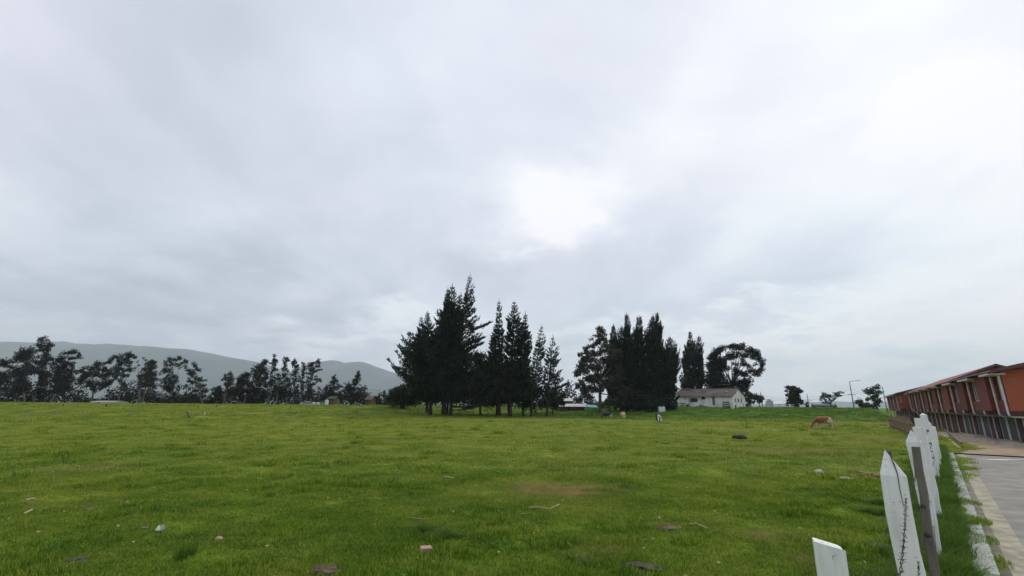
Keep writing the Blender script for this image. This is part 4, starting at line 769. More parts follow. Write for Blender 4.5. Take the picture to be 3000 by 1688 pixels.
far('tapering dark tree with a tall bent head beyond the hut', (1900, 955), [(1970, 560, 12), (1970, 590, 18), (1990, 605, 16), (1945, 610, 20), (1965, 635, 24), (1930, 660, 26), (1985, 650, 14), (1920, 700, 30), (1955, 700, 22), (1870, 710, 22), (1850, 740, 26), (1900, 750, 36), (1950, 760, 26), (1830, 780, 30), (1880, 810, 44), (1950, 820, 40), (1990, 790, 20), (1830, 860, 40), (1910, 880, 50), (1980, 880, 40)], t2)
far('low rounded bush at the foot of the tapering tree', (2060, 955), [(2030, 810, 24), (2010, 840, 28), (2060, 840, 28), (2090, 870, 26), (2040, 880, 40), (2000, 890, 34), (2090, 910, 28)], t2, mt='leaf', trunk_r=.1)
far('tiny pointed conifer beyond the low bush', (2230, 955), [(2282, 785, 8), (2280, 815, 14), (2275, 850, 20), (2230, 820, 14), (2215, 850, 20), (2190, 870, 20), (2250, 880, 30), (2200, 905, 28), (2280, 900, 24)], t2, mt='leaf', trunk_r=.1)
far('dark dome shaped tree left of the pine clump', (2420, 962), [(2400, 770, 34), (2440, 790, 34), (2370, 800, 34), (2350, 840, 30), (2410, 840, 50), (2470, 850, 50), (2360, 890, 34), (2420, 910, 44), (2490, 920, 40), (2340, 910, 20)], t2, mt='leaf')
# undergrowth that closes the foot of the far tree line
def undergrowth(x0, x1, Y, h, n, label, y0=1186, wide=1):
    P, D = [], []
    a, b_ = at(x0, y0, Y), at(x1, y0, Y)
    for i in range(n):
        f = random.random(); x = a.x+(b_.x-a.x)*f; y = Y+random.uniform(-3, 3); hh = h*(.15+2.0*max(0, mn.noise(Vector((x*.10, 2, 4)))+.5*mn.noise(Vector((x*.45, 5, 4)))+.3))
        z = T(x, y, False)+random.random()**.8*hh; P.append((x, y, z)); D.append((random.gauss(0, 1), random.gauss(0, 1), random.gauss(.2, .6)))
    n = len(P); o = crown('undergrowth', np.array(P), np.array(D), RNG.uniform(.5, 1.0, n), RNG.uniform(.25, .45, n), M['euc2'] if wide == 2 else M['euc'], None)
    tag(o, label, 'undergrowth', kind='stuff')
undergrowth(-300, 1230, 130, 3.8, 19000, 'dark scrub closing the foot of the far left tree line')
undergrowth(1150, 1960, 118, 4.0, 9000, 'dark scrub behind the pines and the cypress clump', 1188, 2)
# ------------------------------------------------------------------ farmhouse
fh0 = at(2150, 1202, 103); fz = T(fh0.x, fh0.y, False)-.05
FH = empty('farmhouse', (fh0.x, fh0.y, fz), R(-45), 'long low white farmhouse with a weathered brown roof under the big eucalyptus', 'house')
# local x runs from the right-hand front corner towards the left (negative), y towards the back
LW, DP, HE, HR = 13.2, 7.6, 2.85, 4.55
wl = MB().box(-LW, 0, 0, DP, -.4, HE); wl.add([(0, 0, HE), (0, DP, HE), (0, DP/2, HR), (-LW, 0, HE), (-LW, DP, HE), (-LW, DP/2, HR)], [(0, 1, 2), (3, 5, 4)])
wl.build('wall', M['hwall'], FH)
for k, (ya, yb) in enumerate(((-.45, DP/2), (DP+.45, DP/2))):
    za = HE-.14; sh = 12; par = None
    for i in range(sh):
        xa, xb = -LW-.4+i*(LW+.75)/sh, -LW-.4+(i+1)*(LW+.75)/sh-.03; dz = random.uniform(-.012, .02)+ .03*math.sin(i*.9)
        q = MB().add([(xa, ya, za+dz), (xb, ya, za+dz), (xb, yb, HR+.02+dz), (xa, yb, HR+.02+dz), (xa, ya, za+.06+dz), (xb, ya, za+.06+dz), (xb, yb, HR+.08+dz), (xa, yb, HR+.08+dz)], [(3, 2, 1, 0), (4, 5, 6, 7), (0, 1, 5, 4), (1, 2, 6, 5), (2, 3, 7, 6), (3, 0, 4, 7)])
        q.build('roof_sheet', M['hroof'], FH)
MB().box(-LW-.4, .35, DP/2-.12, DP/2+.12, HR+.07, HR+.15).build('ridge_cap', M['hroof'], FH)
MB().box(-LW+1.0, -LW+2.2, DP/2-.6, DP/2+.4, HR+.05, HR+.25).build('roof_patch', M['rgrey'], FH)
MB().tube([(-LW+3.4, DP/2, HR), (-LW+3.4, DP/2, HR+.7)], .07, 6).build('chimney_pipe', M['palesheet'], FH)
s_ = (HR-HE+.14)/(DP/2+.45)
q = MB(); x0, x1, y0, y1 = -3.1, -1.9, 1.9, 2.5
q.add([(x0, y0, HE-.14+(y0+.45)*s_+.09), (x1, y0, HE-.14+(y0+.45)*s_+.09), (x1, y1, HE-.14+(y1+.45)*s_+.09), (x0, y1, HE-.14+(y1+.45)*s_+.09), (x0, y0, HE-.14+(y0+.45)*s_), (x1, y0, HE-.14+(y0+.45)*s_), (x1, y1, HE-.14+(y1+.45)*s_), (x0, y1, HE-.14+(y1+.45)*s_)], [(0, 1, 2, 3), (4, 5, 6, 7), (0, 1, 5, 4), (1, 2, 6, 5), (2, 3, 7, 6), (3, 0, 4, 7)]).build('roof_light', M['tank'], FH)
def fwin(x0, x1, z0, z1, nx=2, nz=1, name='window'):
    fr = MB().box(x0-.06, x1+.06, -.05, .0, z0-.06, z0).box(x0-.06, x1+.06, -.05, .0, z1, z1+.06).box(x0-.06, x0, -.05, 0, z0, z1).box(x1, x1+.06, -.05, 0, z0, z1)
    w_ = fr.build(name, M['door'], FH); MB().box(x0, x1, -.02, -.005, z0, z1).build('pane', M['dark'], w_)
    for k in range(1, nx): x = x0+(x1-x0)*k/nx; MB().box(x-.025, x+.025, -.045, -.021, z0, z1).build('bar', M['fieldwood'], w_)
fwin(-LW+3.7, -LW+5.3, 1.55, 2.35, 3); fwin(-LW+6.4, -LW+7.1, 2.15, 2.6, 1)
MB().box(-LW+8.75, -LW+9.35, -.06, -.004, .85, 2.65).build('door', M['door'], FH)
MB().tube([(-LW+3.35, -.08, 0), (-LW+3.35, -.08, 2.6)], .06, 5).build('downpipe', M['door'], FH)
MB().box(-LW+.95, -LW+2.5, -.03, .0, 1.2, 1.33).build('slot', M['dark'], FH); MB().box(-LW+.95, -LW+2.5, -.03, .0, .75, .85).build('slot', M['dark'], FH); MB().box(-LW+.95, -LW+2.5, -.03, .0, .3, .4).build('slot', M['dark'], FH)
for ya in (1.1, 2.9, 4.9):
    q = MB().box(.0, .05, ya-.06, ya+.66, 1.45, 1.51).box(0, .05, ya-.06, ya+.66, 2.3, 2.36).box(0, .05, ya-.06, ya, 1.51, 2.3).box(0, .05, ya+.6, ya+.66, 1.51, 2.3)
    w_ = q.build('window', M['tank'], FH); MB().box(.005, .02, ya, ya+.6, 1.51, 2.3).build('pane', M['dark'], w_)
MB().box(.0, .06, .9, 1.5, 0, .8).build('hatch', M['dark'], FH)
# clutter along the farmhouse wall
def fl(x, y, z=0): return FH.matrix_basis @ Vector((x, y, z))
def thing(name, mb, mt, x, y, label, cat, rz=0, **k):
    p = fl(x, y); o = mb.build(name, mt, None, None, **k); o.location = (p.x, p.y, T(p.x, p.y, False)); o.rotation_euler.z = R(-45)+rz; return tag(o, label, cat)
pl = MB()
for z in (.0, .45, .9): pl.box(-.75, .75, -.08, .0, z+.35, z+.62)
pl.box(-.75, -.65, .0, .08, 0, 1.5).box(.65, .75, 0, .08, 0, 1.5)
thing('cattle_rail', pl, M['oldwood'], -1.3, -.6, 'dark slatted rail panel against the right end of the farmhouse wall', 'rail')
thing('wooden_rack', MB().box(-.4, -.33, -.1, 0, 0, 1.2).box(.33, .4, -.1, 0, 0, 1.2).box(-.4, .4, -.12, 0, 1.0, 1.15).box(-.4, .4, -.1, .02, .4, .5), M['fieldwood'], -11.3, -.5, 'small dark wooden rack by the left end of the farmhouse wall', 'rack')
thing('handcart', MB().box(-1.3, 1.1, -.4, .4, .35, .5).add([(-.7, -.3, .5), (.6, -.3, .5), (.6, .3, .5), (-.7, .3, .5), (-.1, 0, .95)], [(0, 1, 4), (1, 2, 4), (2, 3, 4), (3, 0, 4), (3, 2, 1, 0)]).tube([(-.9, -.4, .0), (-.9, -.4, .4)], .04, 5).tube([(.8, -.4, .0), (.8, -.4, .4)], .04, 5), M['door'], -6.6, -1.0, 'low heaped cart in front of the farmhouse wall below the small window', 'cart')
thing('barrel', MB().tube([(0, 0, 0), (0, 0, .1), (0, 0, .8), (0, 0, .9)], [.27, .31, .31, .27], 12), M['garage'], -10.0, -.8, 'dark barrel standing under the wide farmhouse window', 'barrel')
q = MB()
for i in range(5): q.tube([(i*.4, 0, 0), (i*.4-.3, .1, 1.3+.1*(i % 2))], .05, 5)
thing('brushwood_pile', q, M['fieldwood'], 1.2, 3.2, 'leaning stakes stacked against the gable end of the farmhouse', 'stakes')

# ------------------------------------------------------------------ other far buildings and objects
def gable_shed(name, Y, x0, x1, ybase, h, dep, wall, roof, label, cat='shed', rise=.9, ov=.4, grp=None):
    a, b_ = at(x0, ybase, Y), at(x1, ybase, Y); z = T((a.x+b_.x)/2, Y, False); w = b_.x-a.x
    e = empty(name, (a.x, Y, z), 0, label, cat, grp)
    MB().box(0, w, 0, dep, -.5, h).add([(0, 0, h), (0, dep, h), (0, dep/2, h+rise), (w, 0, h), (w, dep, h), (w, dep/2, h+rise)], [(0, 2, 1), (3, 4, 5)]).build('wall', wall, e)
    q = MB()
    for ya in (-ov, dep+ov):
        zl = h-rise*ov/(dep/2); q.add([(-ov, ya, zl), (w+ov, ya, zl), (w+ov, dep/2, h+rise), (-ov, dep/2, h+rise), (-ov, ya, zl+.08), (w+ov, ya, zl+.08), (w+ov, dep/2, h+rise+.08), (-ov, dep/2, h+rise+.08)], [(3, 2, 1, 0), (4, 5, 6, 7), (0, 1, 5, 4), (1, 2, 6, 5), (2, 3, 7, 6), (3, 0, 4, 7)])
    q.build('roof', roof, e)
    MB().box(w*.3, w*.42, -.02, .0, 0, min(1.9, h-.1)).build('door', M['dark'], e)
    return e
gable_shed('greenhouse', 116, 264, 334, 1182, .5, 4, M['tank'], M['palesheet'], 'long low white shelter under the trees at the far left', 'shelter', .25, .1)
gable_shed('hut', 112, 958, 976, 1190, 1.6, 4, M['brownwall'], M['leaf'], 'little green roofed hut at the far field edge', 'hut', .6, .3)
q = MB().box(-.32, .32, -.3, .3, 0, 1.25).tube([(0, 0, 1.25), (0, 0, 1.4)], [.25, .15], 10); p = at(956, 1190, 110); p.z = T(p.x, p.y, False); tag(q.build('water_tank', M['tank'], None, p), 'white upright tank left of the little green roofed hut', 'tank')
gable_shed('shed', 116, 1070, 1085, 1190, 1.6, 5, M['brownwall'], M['hroof'], 'low brown shed below the tapering tree', 'shed', .9, .3)
gable_shed('shed', 112, 1128, 1165, 1190, 1.3, 5, M['bricklow'], M['hroof'], 'low brick shed left of the pine clump', 'shed', .5, .3)
gable_shed('shed', 100, 1640, 1712, 1192, 1.0, 5, M['brownwall'], M['palesheet'], 'low brown shed with a pale roof between the two tree clumps', 'shed', .5, .4)
gable_shed('shed', 104, 1655, 1676, 1188, 1.9, 4, M['bricklow'], M['palesheet'], 'small pale roofed outhouse behind the low brown shed', 'shed', .5, .3)
q = MB(); a, b_ = at(1719, 1190, 99), at(1752, 1190, 99); w = b_.x-a.x; z = T(a.x, 99, False)
q.add([(0, 0, .55), (w, 0, .45), (w, 2.4, .95), (0, 2.4, 1.05), (0, 0, .5), (w, 0, .40), (w, 2.4, .90), (0, 2.4, 1.0)], [(0, 1, 2, 3), (7, 6, 5, 4), (0, 4, 5, 1), (1, 5, 6, 2), (2, 6, 7, 3), (3, 7, 4, 0)]).box(.1, .2, .1, .2, -.3, .5).box(w-.2, w-.1, .1, .2, -.3, .4).box(.1, .2, 2.1, 2.2, -.3, .95).box(w-.2, w-.1, 2.1, 2.2, -.3, .85)
tag(q.build('tarpaulin', M['tarp'], None, (a.x, 99, z+.35)), 'turquoise tarpaulin stretched low beside the pale roofed shed', 'tarpaulin')
# parked vans far away by the left tree line
def van(px, py, Y, label, col):
    p = at(px, py, Y); z = T(p.x, Y, False); e = empty('parked_van', (p.x, Y, z-.35), 0, label, 'van', 'vehicles parked at the far field edge'); e.scale = (.75, .75, .6)
    MB().add([(-2, -.8, .35), (2, -.8, .35), (2, .8, .35), (-2, .8, .35), (-2, -.8, 1.3), (-1.4, -.75, 1.95), (1.9, -.75, 1.95), (2, -.8, 1.2), (-2, .8, 1.3), (-1.4, .75, 1.95), (1.9, .75, 1.95), (2, .8, 1.2)],
        [(3, 2, 1, 0), (0, 1, 7, 6, 5, 4), (3, 8, 9, 10, 11, 2), (4, 5, 9, 8), (5, 6, 10, 9), (6, 7, 11, 10), (0, 4, 8, 3), (1, 2, 11, 7)]).build('body', col, e)
    MB().box(-1.3, 1.6, -.81, -.78, 1.35, 1.8).build('side_window', M['glass'], e)
    for x in (-1.3, 1.3):
        for y in (-.8, .8): MB().tube([(x, y-.1, .35), (x, y+.1, .35)], .35, 12).build('wheel', M['rubber'], e)
van(915, 1188, 112, 'pale van parked at the far field edge left of the white tank', M['tank']); van(900, 1190, 106, 'grey van parked in front of the paler van at the field edge', M['palesheet'])
q = MB().box(-.6, .6, -.45, .45, 0, 1.05).box(-.5, -.3, -.3, -.1, 1.05, 1.18).box(.15, .5, -.3, .2, 1.05, 1.2); p = at(1938, 1203, 92); p.z = T(p.x, p.y, False); tag(q.build('water_tank', M['tank'], None, p), 'white square tank standing right of the cypress clump', 'tank', None)
# feed trough and gate near the flat topped tree
p0, p1 = at(2382, 1200, 108), at(2450, 1200, 108); w = p1.x-p0.x; z = T(p0.x, 108, False); e = empty('feed_trough', (p0.x, 108, z), 0, 'long dark feed trough below the flat topped tree', 'trough')
MB().box(0, w, -.5, .5, .5, .9).build('basin', M['fieldwood'], e)
for x in (.3, w*.5, w-.3): MB().box(x-.06, x+.06, -.4, .4, -.3, .5).build('leg', M['fieldwood'], e)
MB().box(-.1, w+.1, -.04, .04, 1.0, 1.12).build('top_rail', M['fieldwood'], e)
for x in (.0, w): MB().box(x-.05, x+.05, -.05, .05, -.3, 1.4).build('post', M['fieldwood'], e)
p = at(2255, 1190, 900); e = empty('tower_block', (p.x, 900, 0), R(10), 'pale tower block far away above the horizon', 'tower'); MB().box(-3.5, 3.5, -6, 6, 0, 14).box(-2, 2, -3, 3, 14, 17).build('wall', M['tower'], e)
for i in range(4): MB().box(-2.5, 2.5, -6.05, -6.0, 2+i*3, 3.4+i*3).build('window_band', M['glass'], e)

# ------------------------------------------------------------------ utility poles, lamps, wires
def up_pole(base, top, Y, label, lamp=0, cross=0, r=.13, cat='pole', name='utility_pole'):
    bx, by = t4(*base); p = at(bx, by, Y); z = T(p.x, Y, False); tx, ty = t4(*top); h = at(tx, ty, Y).z-z
    e = empty(name, (p.x, Y, z), 0, label, cat)
    MB().tube([(0, 0, -.3), (0, 0, h)], [r, r*.6], 8).build('post', M['pole'], e, smooth=True)
    if lamp:
        MB().tube([(0, 0, h-.1), (lamp*1.0, 0, h+.10), (lamp*2.0, 0, h+.15)], .05, 6).build('arm', M['pole'], e)
        MB().add([(lamp*1.7, -.18, h+.08), (lamp*2.9, -.15, h+.12), (lamp*2.9, .15, h+.12), (lamp*1.7, .18, h+.08), (lamp*1.75, -.12, h+.28), (lamp*2.8, -.1, h+.24), (lamp*2.8, .1, h+.24), (lamp*1.75, .12, h+.28)],
                 [(3, 2, 1, 0), (4, 5, 6, 7), (0, 1, 5, 4), (1, 2, 6, 5), (2, 3, 7, 6), (3, 0, 4, 7)]).build('lamp_head', M['palesheet'], e)
    for c in range(cross):
        MB().box(-1.0, 1.0, -.07, .07, h*.52+c*.5, h*.52+c*.5+.12).build('crossarm', M['pole'], e)
    return Vector((p.x, Y, z)), h
A = up_pole((2035, 882), (1990, 580), 118, 'tall pole with a lamp arm standing alone against the sky at the right', 1, 1, .16)
B = up_pole((2385, 885), (2355, 640), 112, 'street lamp with its head on the left beside the ragged tree', -1, 0, .14, 'street lamp', 'street_lamp')
C_ = up_pole((1550, 885), (1538, 715), 122, 'plain thin pole between the egg shaped tree and the flat topped tree', 0, 1, .13)
D_ = up_pole((1048, 870), (1034, 690), 122, 'leftmost thin pole rising behind the small round tree', 0, 1, .13)
wires = MB()
def span(p, q, sag=.6, r=.022):
    pts = [p.lerp(q, i/10)+Vector((0, 0, -sag*4*(i/10)*(1-i/10))) for i in range(11)]; wires.tube(pts, r, 3, cap=False)
def pt(P, f, dx=0): return P[0]+Vector((dx, 0, P[1]*f))
far_ = Vector((130, 128, 1.7)), 8.0; nearr = Vector((112, 104, -.2)), 7
for f, dx in ((.55, -.9), (.60, .9), (.72, 0)):
    for a, b_ in ((D_, C_), (C_, A), (A, B), (B, nearr)): span(pt(a, f+.08*(a in (C_, D_)), dx), pt(b_, f+.08*(b_ in (C_, D_)), dx))
tag(wires.build('power_lines', M['wire']), 'thin overhead wires strung between the poles at the right', 'wires')

# ------------------------------------------------------------------ paddock fences: thin posts and strands of wire
def stake(e, px, py, qx, qy, mt, r=.06, name='post', label=None):
    b = hit(px, py); tp = at(qx, qy, b.y); o = e.location; b.z = T(b.x, b.y)-.2
    return tag(MB().tube([b-o, b.lerp(tp, .5)-o, tp-o], [r, r*.95, r*.85], 6).build(name, mt, e), label), b, tp
FEN = empty('wire_fence', hit(660, 1222), 0, 'long wire fence of thin crooked stakes across the left of the field', 'fence')
FEN.location.z = 0; prev = None
SP = []
for (tr, bx, by, tx, ty, mk, r, lb) in [(t1, 255, 1110, 278, 1000, 'palewood', .07, None), (t1, 330, 1110, 372, 1035, 'palewood', .07, None), (t1, 660, 1085, 686, 960, 'palewood', .07, None), (t1, 980, 1095, 1012, 1010, 'palewood', .07, None),
        (t1, 1500, 1110, 1542, 1010, 'palewood', .07, None), (t1, 1985, 1080, 2000, 990, 'palewood', .05, None), (t1, 2255, 1120, 2200, 1028, 'fieldwood', .10, 'dark broken post leaning left'), (t1, 2410, 1085, 2420, 1030, 'tank', .07, None),
        (t2, 550, 1105, 560, 1040, 'palewood', .05, None), (t2, 925, 1075, 930, 1020, 'palewood', .07, None), (t2, 1085, 1120, 1095, 975, 'palewood', .07, None), (t2, 1258, 1110, 1280, 985, 'palewood', .06, None), (t2, 1590, 1060, 1600, 975, 'palewood', .06, None),
        (t2, 1795, 1100, 1803, 1000, 'palewood', .06, None), (t2, 1830, 1100, 1822, 1010, 'palewood', .07, None), (t2, 1978, 1110, 1980, 985, 'palewood', .06, None), (t2, 2100, 1090, 2100, 990, 'palewood', .05, None), (t2, 2300, 1105, 2310, 1010, 'palewood', .05, None),
        (t6, 240, 1325, 240, 1235, 'fieldwood', .07, None), (t6, 318, 1310, 318, 1250, 'fieldwood', .06, None), (t6, 395, 1332, 395, 1275, 'fieldwood', .09, None)]:
    o_, b, tp = stake(FEN, *tr(bx, by), *tr(tx, ty), M[mk], r, label=lb); SP.append((b, tp))
SP.sort(key=lambda s_: s_[0].x)
# keep the two strands on the posts that stand in one line
w_ = MB(); o = FEN.location
for f in (.55, .85):
    for (b0, q0), (b1, q1) in zip(SP, SP[1:]):
        if abs(b0.y-b1.y) < 9: w_.tube([b0.lerp(q0, f)-o, (b0.lerp(q0, f)+b1.lerp(q1, f))/2-o-Vector((0, 0, .06)), b1.lerp(q1, f)-o], .008, 3, cap=False)
w_.build('wire', M['wire'], FEN)
FEN2 = empty('wire_fence', Vector((-60, 80, 0)), 0, 'farther fence of short dark posts along the left of the field', 'fence')
for (tr, bx, by, tx, ty, r) in [(t1, 730, 1010, 748, 940, .09), (t1, 1245, 1025, 1255, 942, .13), (t1, 1560, 975, 1565, 940, .06), (t1, 2080, 1010, 2085, 965, .07), (t1, 2340, 1000, 2345, 965, .07), (t2, 75, 1000, 82, 965, .07), (t2, 298, 1000, 302, 955, .08), (t2, 525, 1000, 530, 965, .06), (t2, 1170, 1000, 1175, 970, .06), (t2, 1440, 1000, 1445, 975, .05)]:
    b = at(*tr(bx, by), 78); q_ = at(*tr(tx, ty), 78); b.z = T(b.x, b.y)-.2; MB().tube([b-FEN2.location, q_-FEN2.location], r, 6).build('post', M['fieldwood'], FEN2)
FEN3 = empty('timber_barrier', hit(*t6(800, 1330)), 0, 'low dark timber barrier between the trunks of the pine clump', 'barrier')
ps = []
for (bx, ty) in ((680, 1278), (805, 1288), (935, 1282)):
    o_, b, tp = stake(FEN3, *t6(bx, 1332), *t6(bx, ty), M['fieldwood'], .11); ps.append(tp)
for a, b_ in ((0, 1),):
    MB().tube([ps[a]-FEN3.location-Vector((0, 0, .05)), ps[b_]-FEN3.location-Vector((0, 0, .05))], .07, 6).build('rail', M['fieldwood'], FEN3)
tag(stake(empty('lone_post', hit(2188, 1258), 0, 'single thin stake standing in the grass left of the brown cow', 'post'), 2188, 1258, 2188, 1232, M['fieldwood'], .04)[0])
e = empty('white_rail_fence', at(*t5(2040, 1105), 116), 0, 'short pale rail fence right of the farmhouse', 'fence'); e.location.z = T(e.location.x, 116, False)
for i in range(7): MB().box(i*1.7-.05, i*1.7+.05, -.05, .05, -.2, 1.15).build('post', M['palewood'], e)
for z in (.5, 1.0): MB().box(-.1, 10.4, -.08, -.051, z, z+.12).build('rail', M['palesheet'], e)
# tall dark posts of the boundary fence in front of the far row houses
BF = empty('boundary_fence', rw(30, 2.2, 0), 0, 'row of rough dark boundary posts in front of the far row houses', 'fence')
bp_ = []
for i, (bx, by, tx, ty, r) in enumerate([(2622, 1216, 2617, 1195, .07), (2630, 1222, 2625, 1193, .07), (2640, 1228, 2634, 1195, .10), (2650, 1233, 2642, 1192, .12), (2663, 1240, 2652, 1194, .15), (2672, 1248, 2661, 1196, .14), (2688, 1250, 2676, 1212, .08), (2700, 1258, 2690, 1214, .08), (2611, 1211, 2607, 1196, .06), (2603, 1208, 2600, 1196, .06)]):
    u_ = 62-3.8*i if i < 8 else 70+4*(i-8)
    b = hit(bx, by); tp = at(tx, ty, b.y); b.z = T(b.x, b.y)-.3; MB().tube([b-BF.location, tp-BF.location], [r, r*.85], 6).build('post', M['oldwood'], BF); bp_.append((b, tp))
d0, d1 = hit(2656, 1240), hit(2700, 1258); a_ = at(2662, 1190, d0.y); b_ = at(2694, 1216, d1.y)
MB().tube([a_-BF.location, b_-BF.location], .07, 6).build('brace', M['oldwood'], BF)
w_ = MB(); bp_.sort(key=lambda s_: -s_[0].y)
for f in (.45, .7, .92):
    for (b0, q0), (b1, q1) in zip(bp_, bp_[1:]): w_.tube([b0.lerp(q0, f)-BF.location, b1.lerp(q1, f)-BF.location], .015, 3, cap=False)
w_.build('wire', M['wire'], BF)
# weathered plank fence seen edge-on beyond the white posts
PF = empty('plank_fence', rw(44, 3.6, 0), ROT, 'reddish brown slatted fence between the field and the houses', 'fence')
for i in range(40):
    x = i*.62; h = 1.25+random.uniform(-.15, .25); MB().box(x, x+.16, -.02, .02, -.5, h).build('slat', M['browns'] if i % 3 else M['oldwood'], PF)
for z in (.35, .95): MB().box(-.1, 24.8, .021, .07, z, z+.08).build('rail', M['oldwood'], PF)

# ------------------------------------------------------------------ white post fence in the foreground
WF = empty('post_fence', (KA.x-1.5, KA.y, 0), 0, 'white painted wooden post fence with barbed wire along the road verge', 'fence'); FO = WF.location
FD = Vector((.672, .741, 0)); FS = Vector((.741, -.672, 0))
def wpost(x, y, w, d, h, tip, mt, label=None, lean=(0, 0), rz=None, taper=.9, name='post', skew=0, crack=False):
    """square-hewn post; tip: height of the pyramid point (0 = sawn flat)"""
    z0 = T(x, y, False)-.3; q = MB(); a0 = math.atan2(FD.x, FD.y) if rz is None else rz
    n = 9; rows = []
    for i in range(n+1):
        f = i/n; z = z0+(h-tip-z0)*f; k = taper+(1-taper)*(f) if taper < 1 else 1
        wob = .006*math.sin(i*2.1+x*3); lx, ly = lean[0]*f, lean[1]*f
        rows.append([(px*w/2*k+wob+lx+random.gauss(0, .0022), py*d/2*k+ly+random.gauss(0, .0022), z+(skew*px*w if i == n else 0)) for px, py in ((-.82, -1), (.82, -1), (1, -.82), (1, .82), (.82, 1), (-.82, 1), (-1, .82), (-1, -.82))])
    vs = [v for r_ in rows for v in r_]; fs = []
    for i in range(n):
        for k in range(8): a = i*8+k; b_ = i*8+(k+1) % 8; fs.append((a, b_, b_+8, a+8))
    if tip > 0:
        vs.append((lean[0]-.1*w, lean[1], h)); m = len(vs)-1; fs += [(n*8+k, n*8+(k+1) % 8, m) for k in range(8)]
    else: fs.append(tuple(n*8+k for k in range(8)))
    fs.append(tuple(range(8))[::-1])
    q.add(vs, fs); o = q.build(name, mt, WF); o.location = Vector((x, y, 0))-FO; o.rotation_euler.z = -a0; tag(o, label)
    if crack:
        c = MB(); zz_ = h-.03
        pts = [(-.10*w-.002, -.012, h-.012), (-.02*w, -d*.28, h-tip*.5), (.04*w, -d*.47, h-tip*.92), (.02*w, -d*.5, h-tip-.08), (.05*w, -d*.5, h-tip-.22)]
        c.tube([(a, b_-.001, z) for a, b_, z in pts], [.002, .0035, .003, .002, .001], 5)
        c.build('crack', M['crack'], o)
    return o
YA = 0.30
wpost(.840, 1.34, .064, .05, 1.75, 0, M['white'], 'sawn off post nearest the camera', rz=R(22), taper=1, skew=-.12)
wpost(2.53, 3.2, .132, .12, 1.83, .155, M['white'], 'thick pointed post with a split tip', rz=R(34), taper=1.06, crack=True, lean=(-.02, 0))
wpost(4.06, 4.95, .068, .07, 1.72, 0, M['oldwood'], 'bare grey stake beside the pointed posts', lean=(.09, 0), taper=1.1)
wpost(4.02, 5.05, .06, .06, 1.66, 0, M['oldwood'], 'thin grey stake at the back of the pointed posts', lean=(-.05, 0), taper=1)
wpost(5.93, 7.06, .19, .10, 1.79, .17, M['white'], 'pointed white post tapering to its foot', taper=.62, lean=(.02, 0))
wpost(8.0, 9.32, .19, .12, 1.74, 0, M['white'], 'flat topped white post', taper=.8)
P4 = []
for i, (x, y, w, h, tp, ln) in enumerate([(11.12, 12.9, .15, 1.84, 0, -.03), (12.22, 13.98, .16, 1.97, .06, 0), (13.4, 15.3, .17, 1.74, .10, .03), (15.0, 17.0, .17, 1.58, .12, 0), (16.75, 18.9, .17, 1.40, 0, .03), (18.6, 21.0, .17, 1.3, .1, 0)]):
    wpost(x, y, w, .13, h, tp, M['white'], lean=(ln, 0))
wpost(10.6, 12.4, .08, .08, 1.62, 0, M['oldwood'])
# barbed wire on the road side of the posts
line = [Vector((x, y, 0)) for x, y in ((.3, .72), (.815, 1.3), (2.46, 3.2), (4.02, 4.95), (5.87, 7.06), (7.86, 9.32), (11.2, 12.9), (12.15, 13.98), (13.3, 15.3), (14.8, 17.0), (16.4, 18.9), (18.2, 21.0), (20.2, 23.4))]
bw = MB()
for k, hgt in enumerate((1.52, 1.16, .82, .48)):
    for a, b_ in zip(line, line[1:]):
        p, q_ = a+FS*.085+Vector((0, 0, hgt+.03*math.sin(a.x*3+k))), b_+FS*.085+Vector((0, 0, hgt+.03*math.sin(b_.x*3+k)))
        ln = (q_-p).length; n = max(8, int(ln/.06)); 
        for s2 in (0, math.pi):
            bw.tube([p.lerp(q_, i/n)+Vector((0, 0, -.05*math.sin(math.pi*i/n)+.004*math.cos(i*1.5+s2)))+FS*.004*math.sin(i*1.5+s2)-FO for i in range(n+1)], .0022, 3, cap=False)
        d = (q_-p).normalized(); m = int(ln/.11) if a.x < 9 else int(ln/.3)
        for j in range(1, m):
            c = p.lerp(q_, j/m)+Vector((0, 0, -.05*math.sin(math.pi*j/m)))-FO
            for _ in range(2):
                v = Vector((random.gauss(0, 1), random.gauss(0, 1), random.gauss(0, 1))).cross(d).normalized()*.015; bw.tube([c-v+d*.006, c, c+v-d*.006], [.0009, .002, .0009], 3, cap=False)
bw.build('barbed_wire', M['wire'], WF)
# hanks of wire and staples where the strands are tied to the posts
for i, l_ in enumerate(line[3:8]):
    for hgt in (1.5, 1.2, .85):
        if random.random() < .75:
            q = MB(); c = l_+FS*.07+Vector((0, 0, hgt+random.uniform(-.06, .06)))-FO
            for _ in range(7):
                r_ = random.uniform(.02, .035); a0 = random.uniform(0, 6); ax1 = Vector((random.gauss(0, 1), random.gauss(0, 1), random.gauss(0, 1))).normalized(); ax2 = ax1.cross(Vector((0, 0, 1))).normalized()
                q.tube([c+ax1*r_*math.cos(a0+j)+ax2*r_*math.sin(a0+j) for j in range(7)], .003, 3, cap=False)
            q.build('wire_tie', M['wire'], WF)

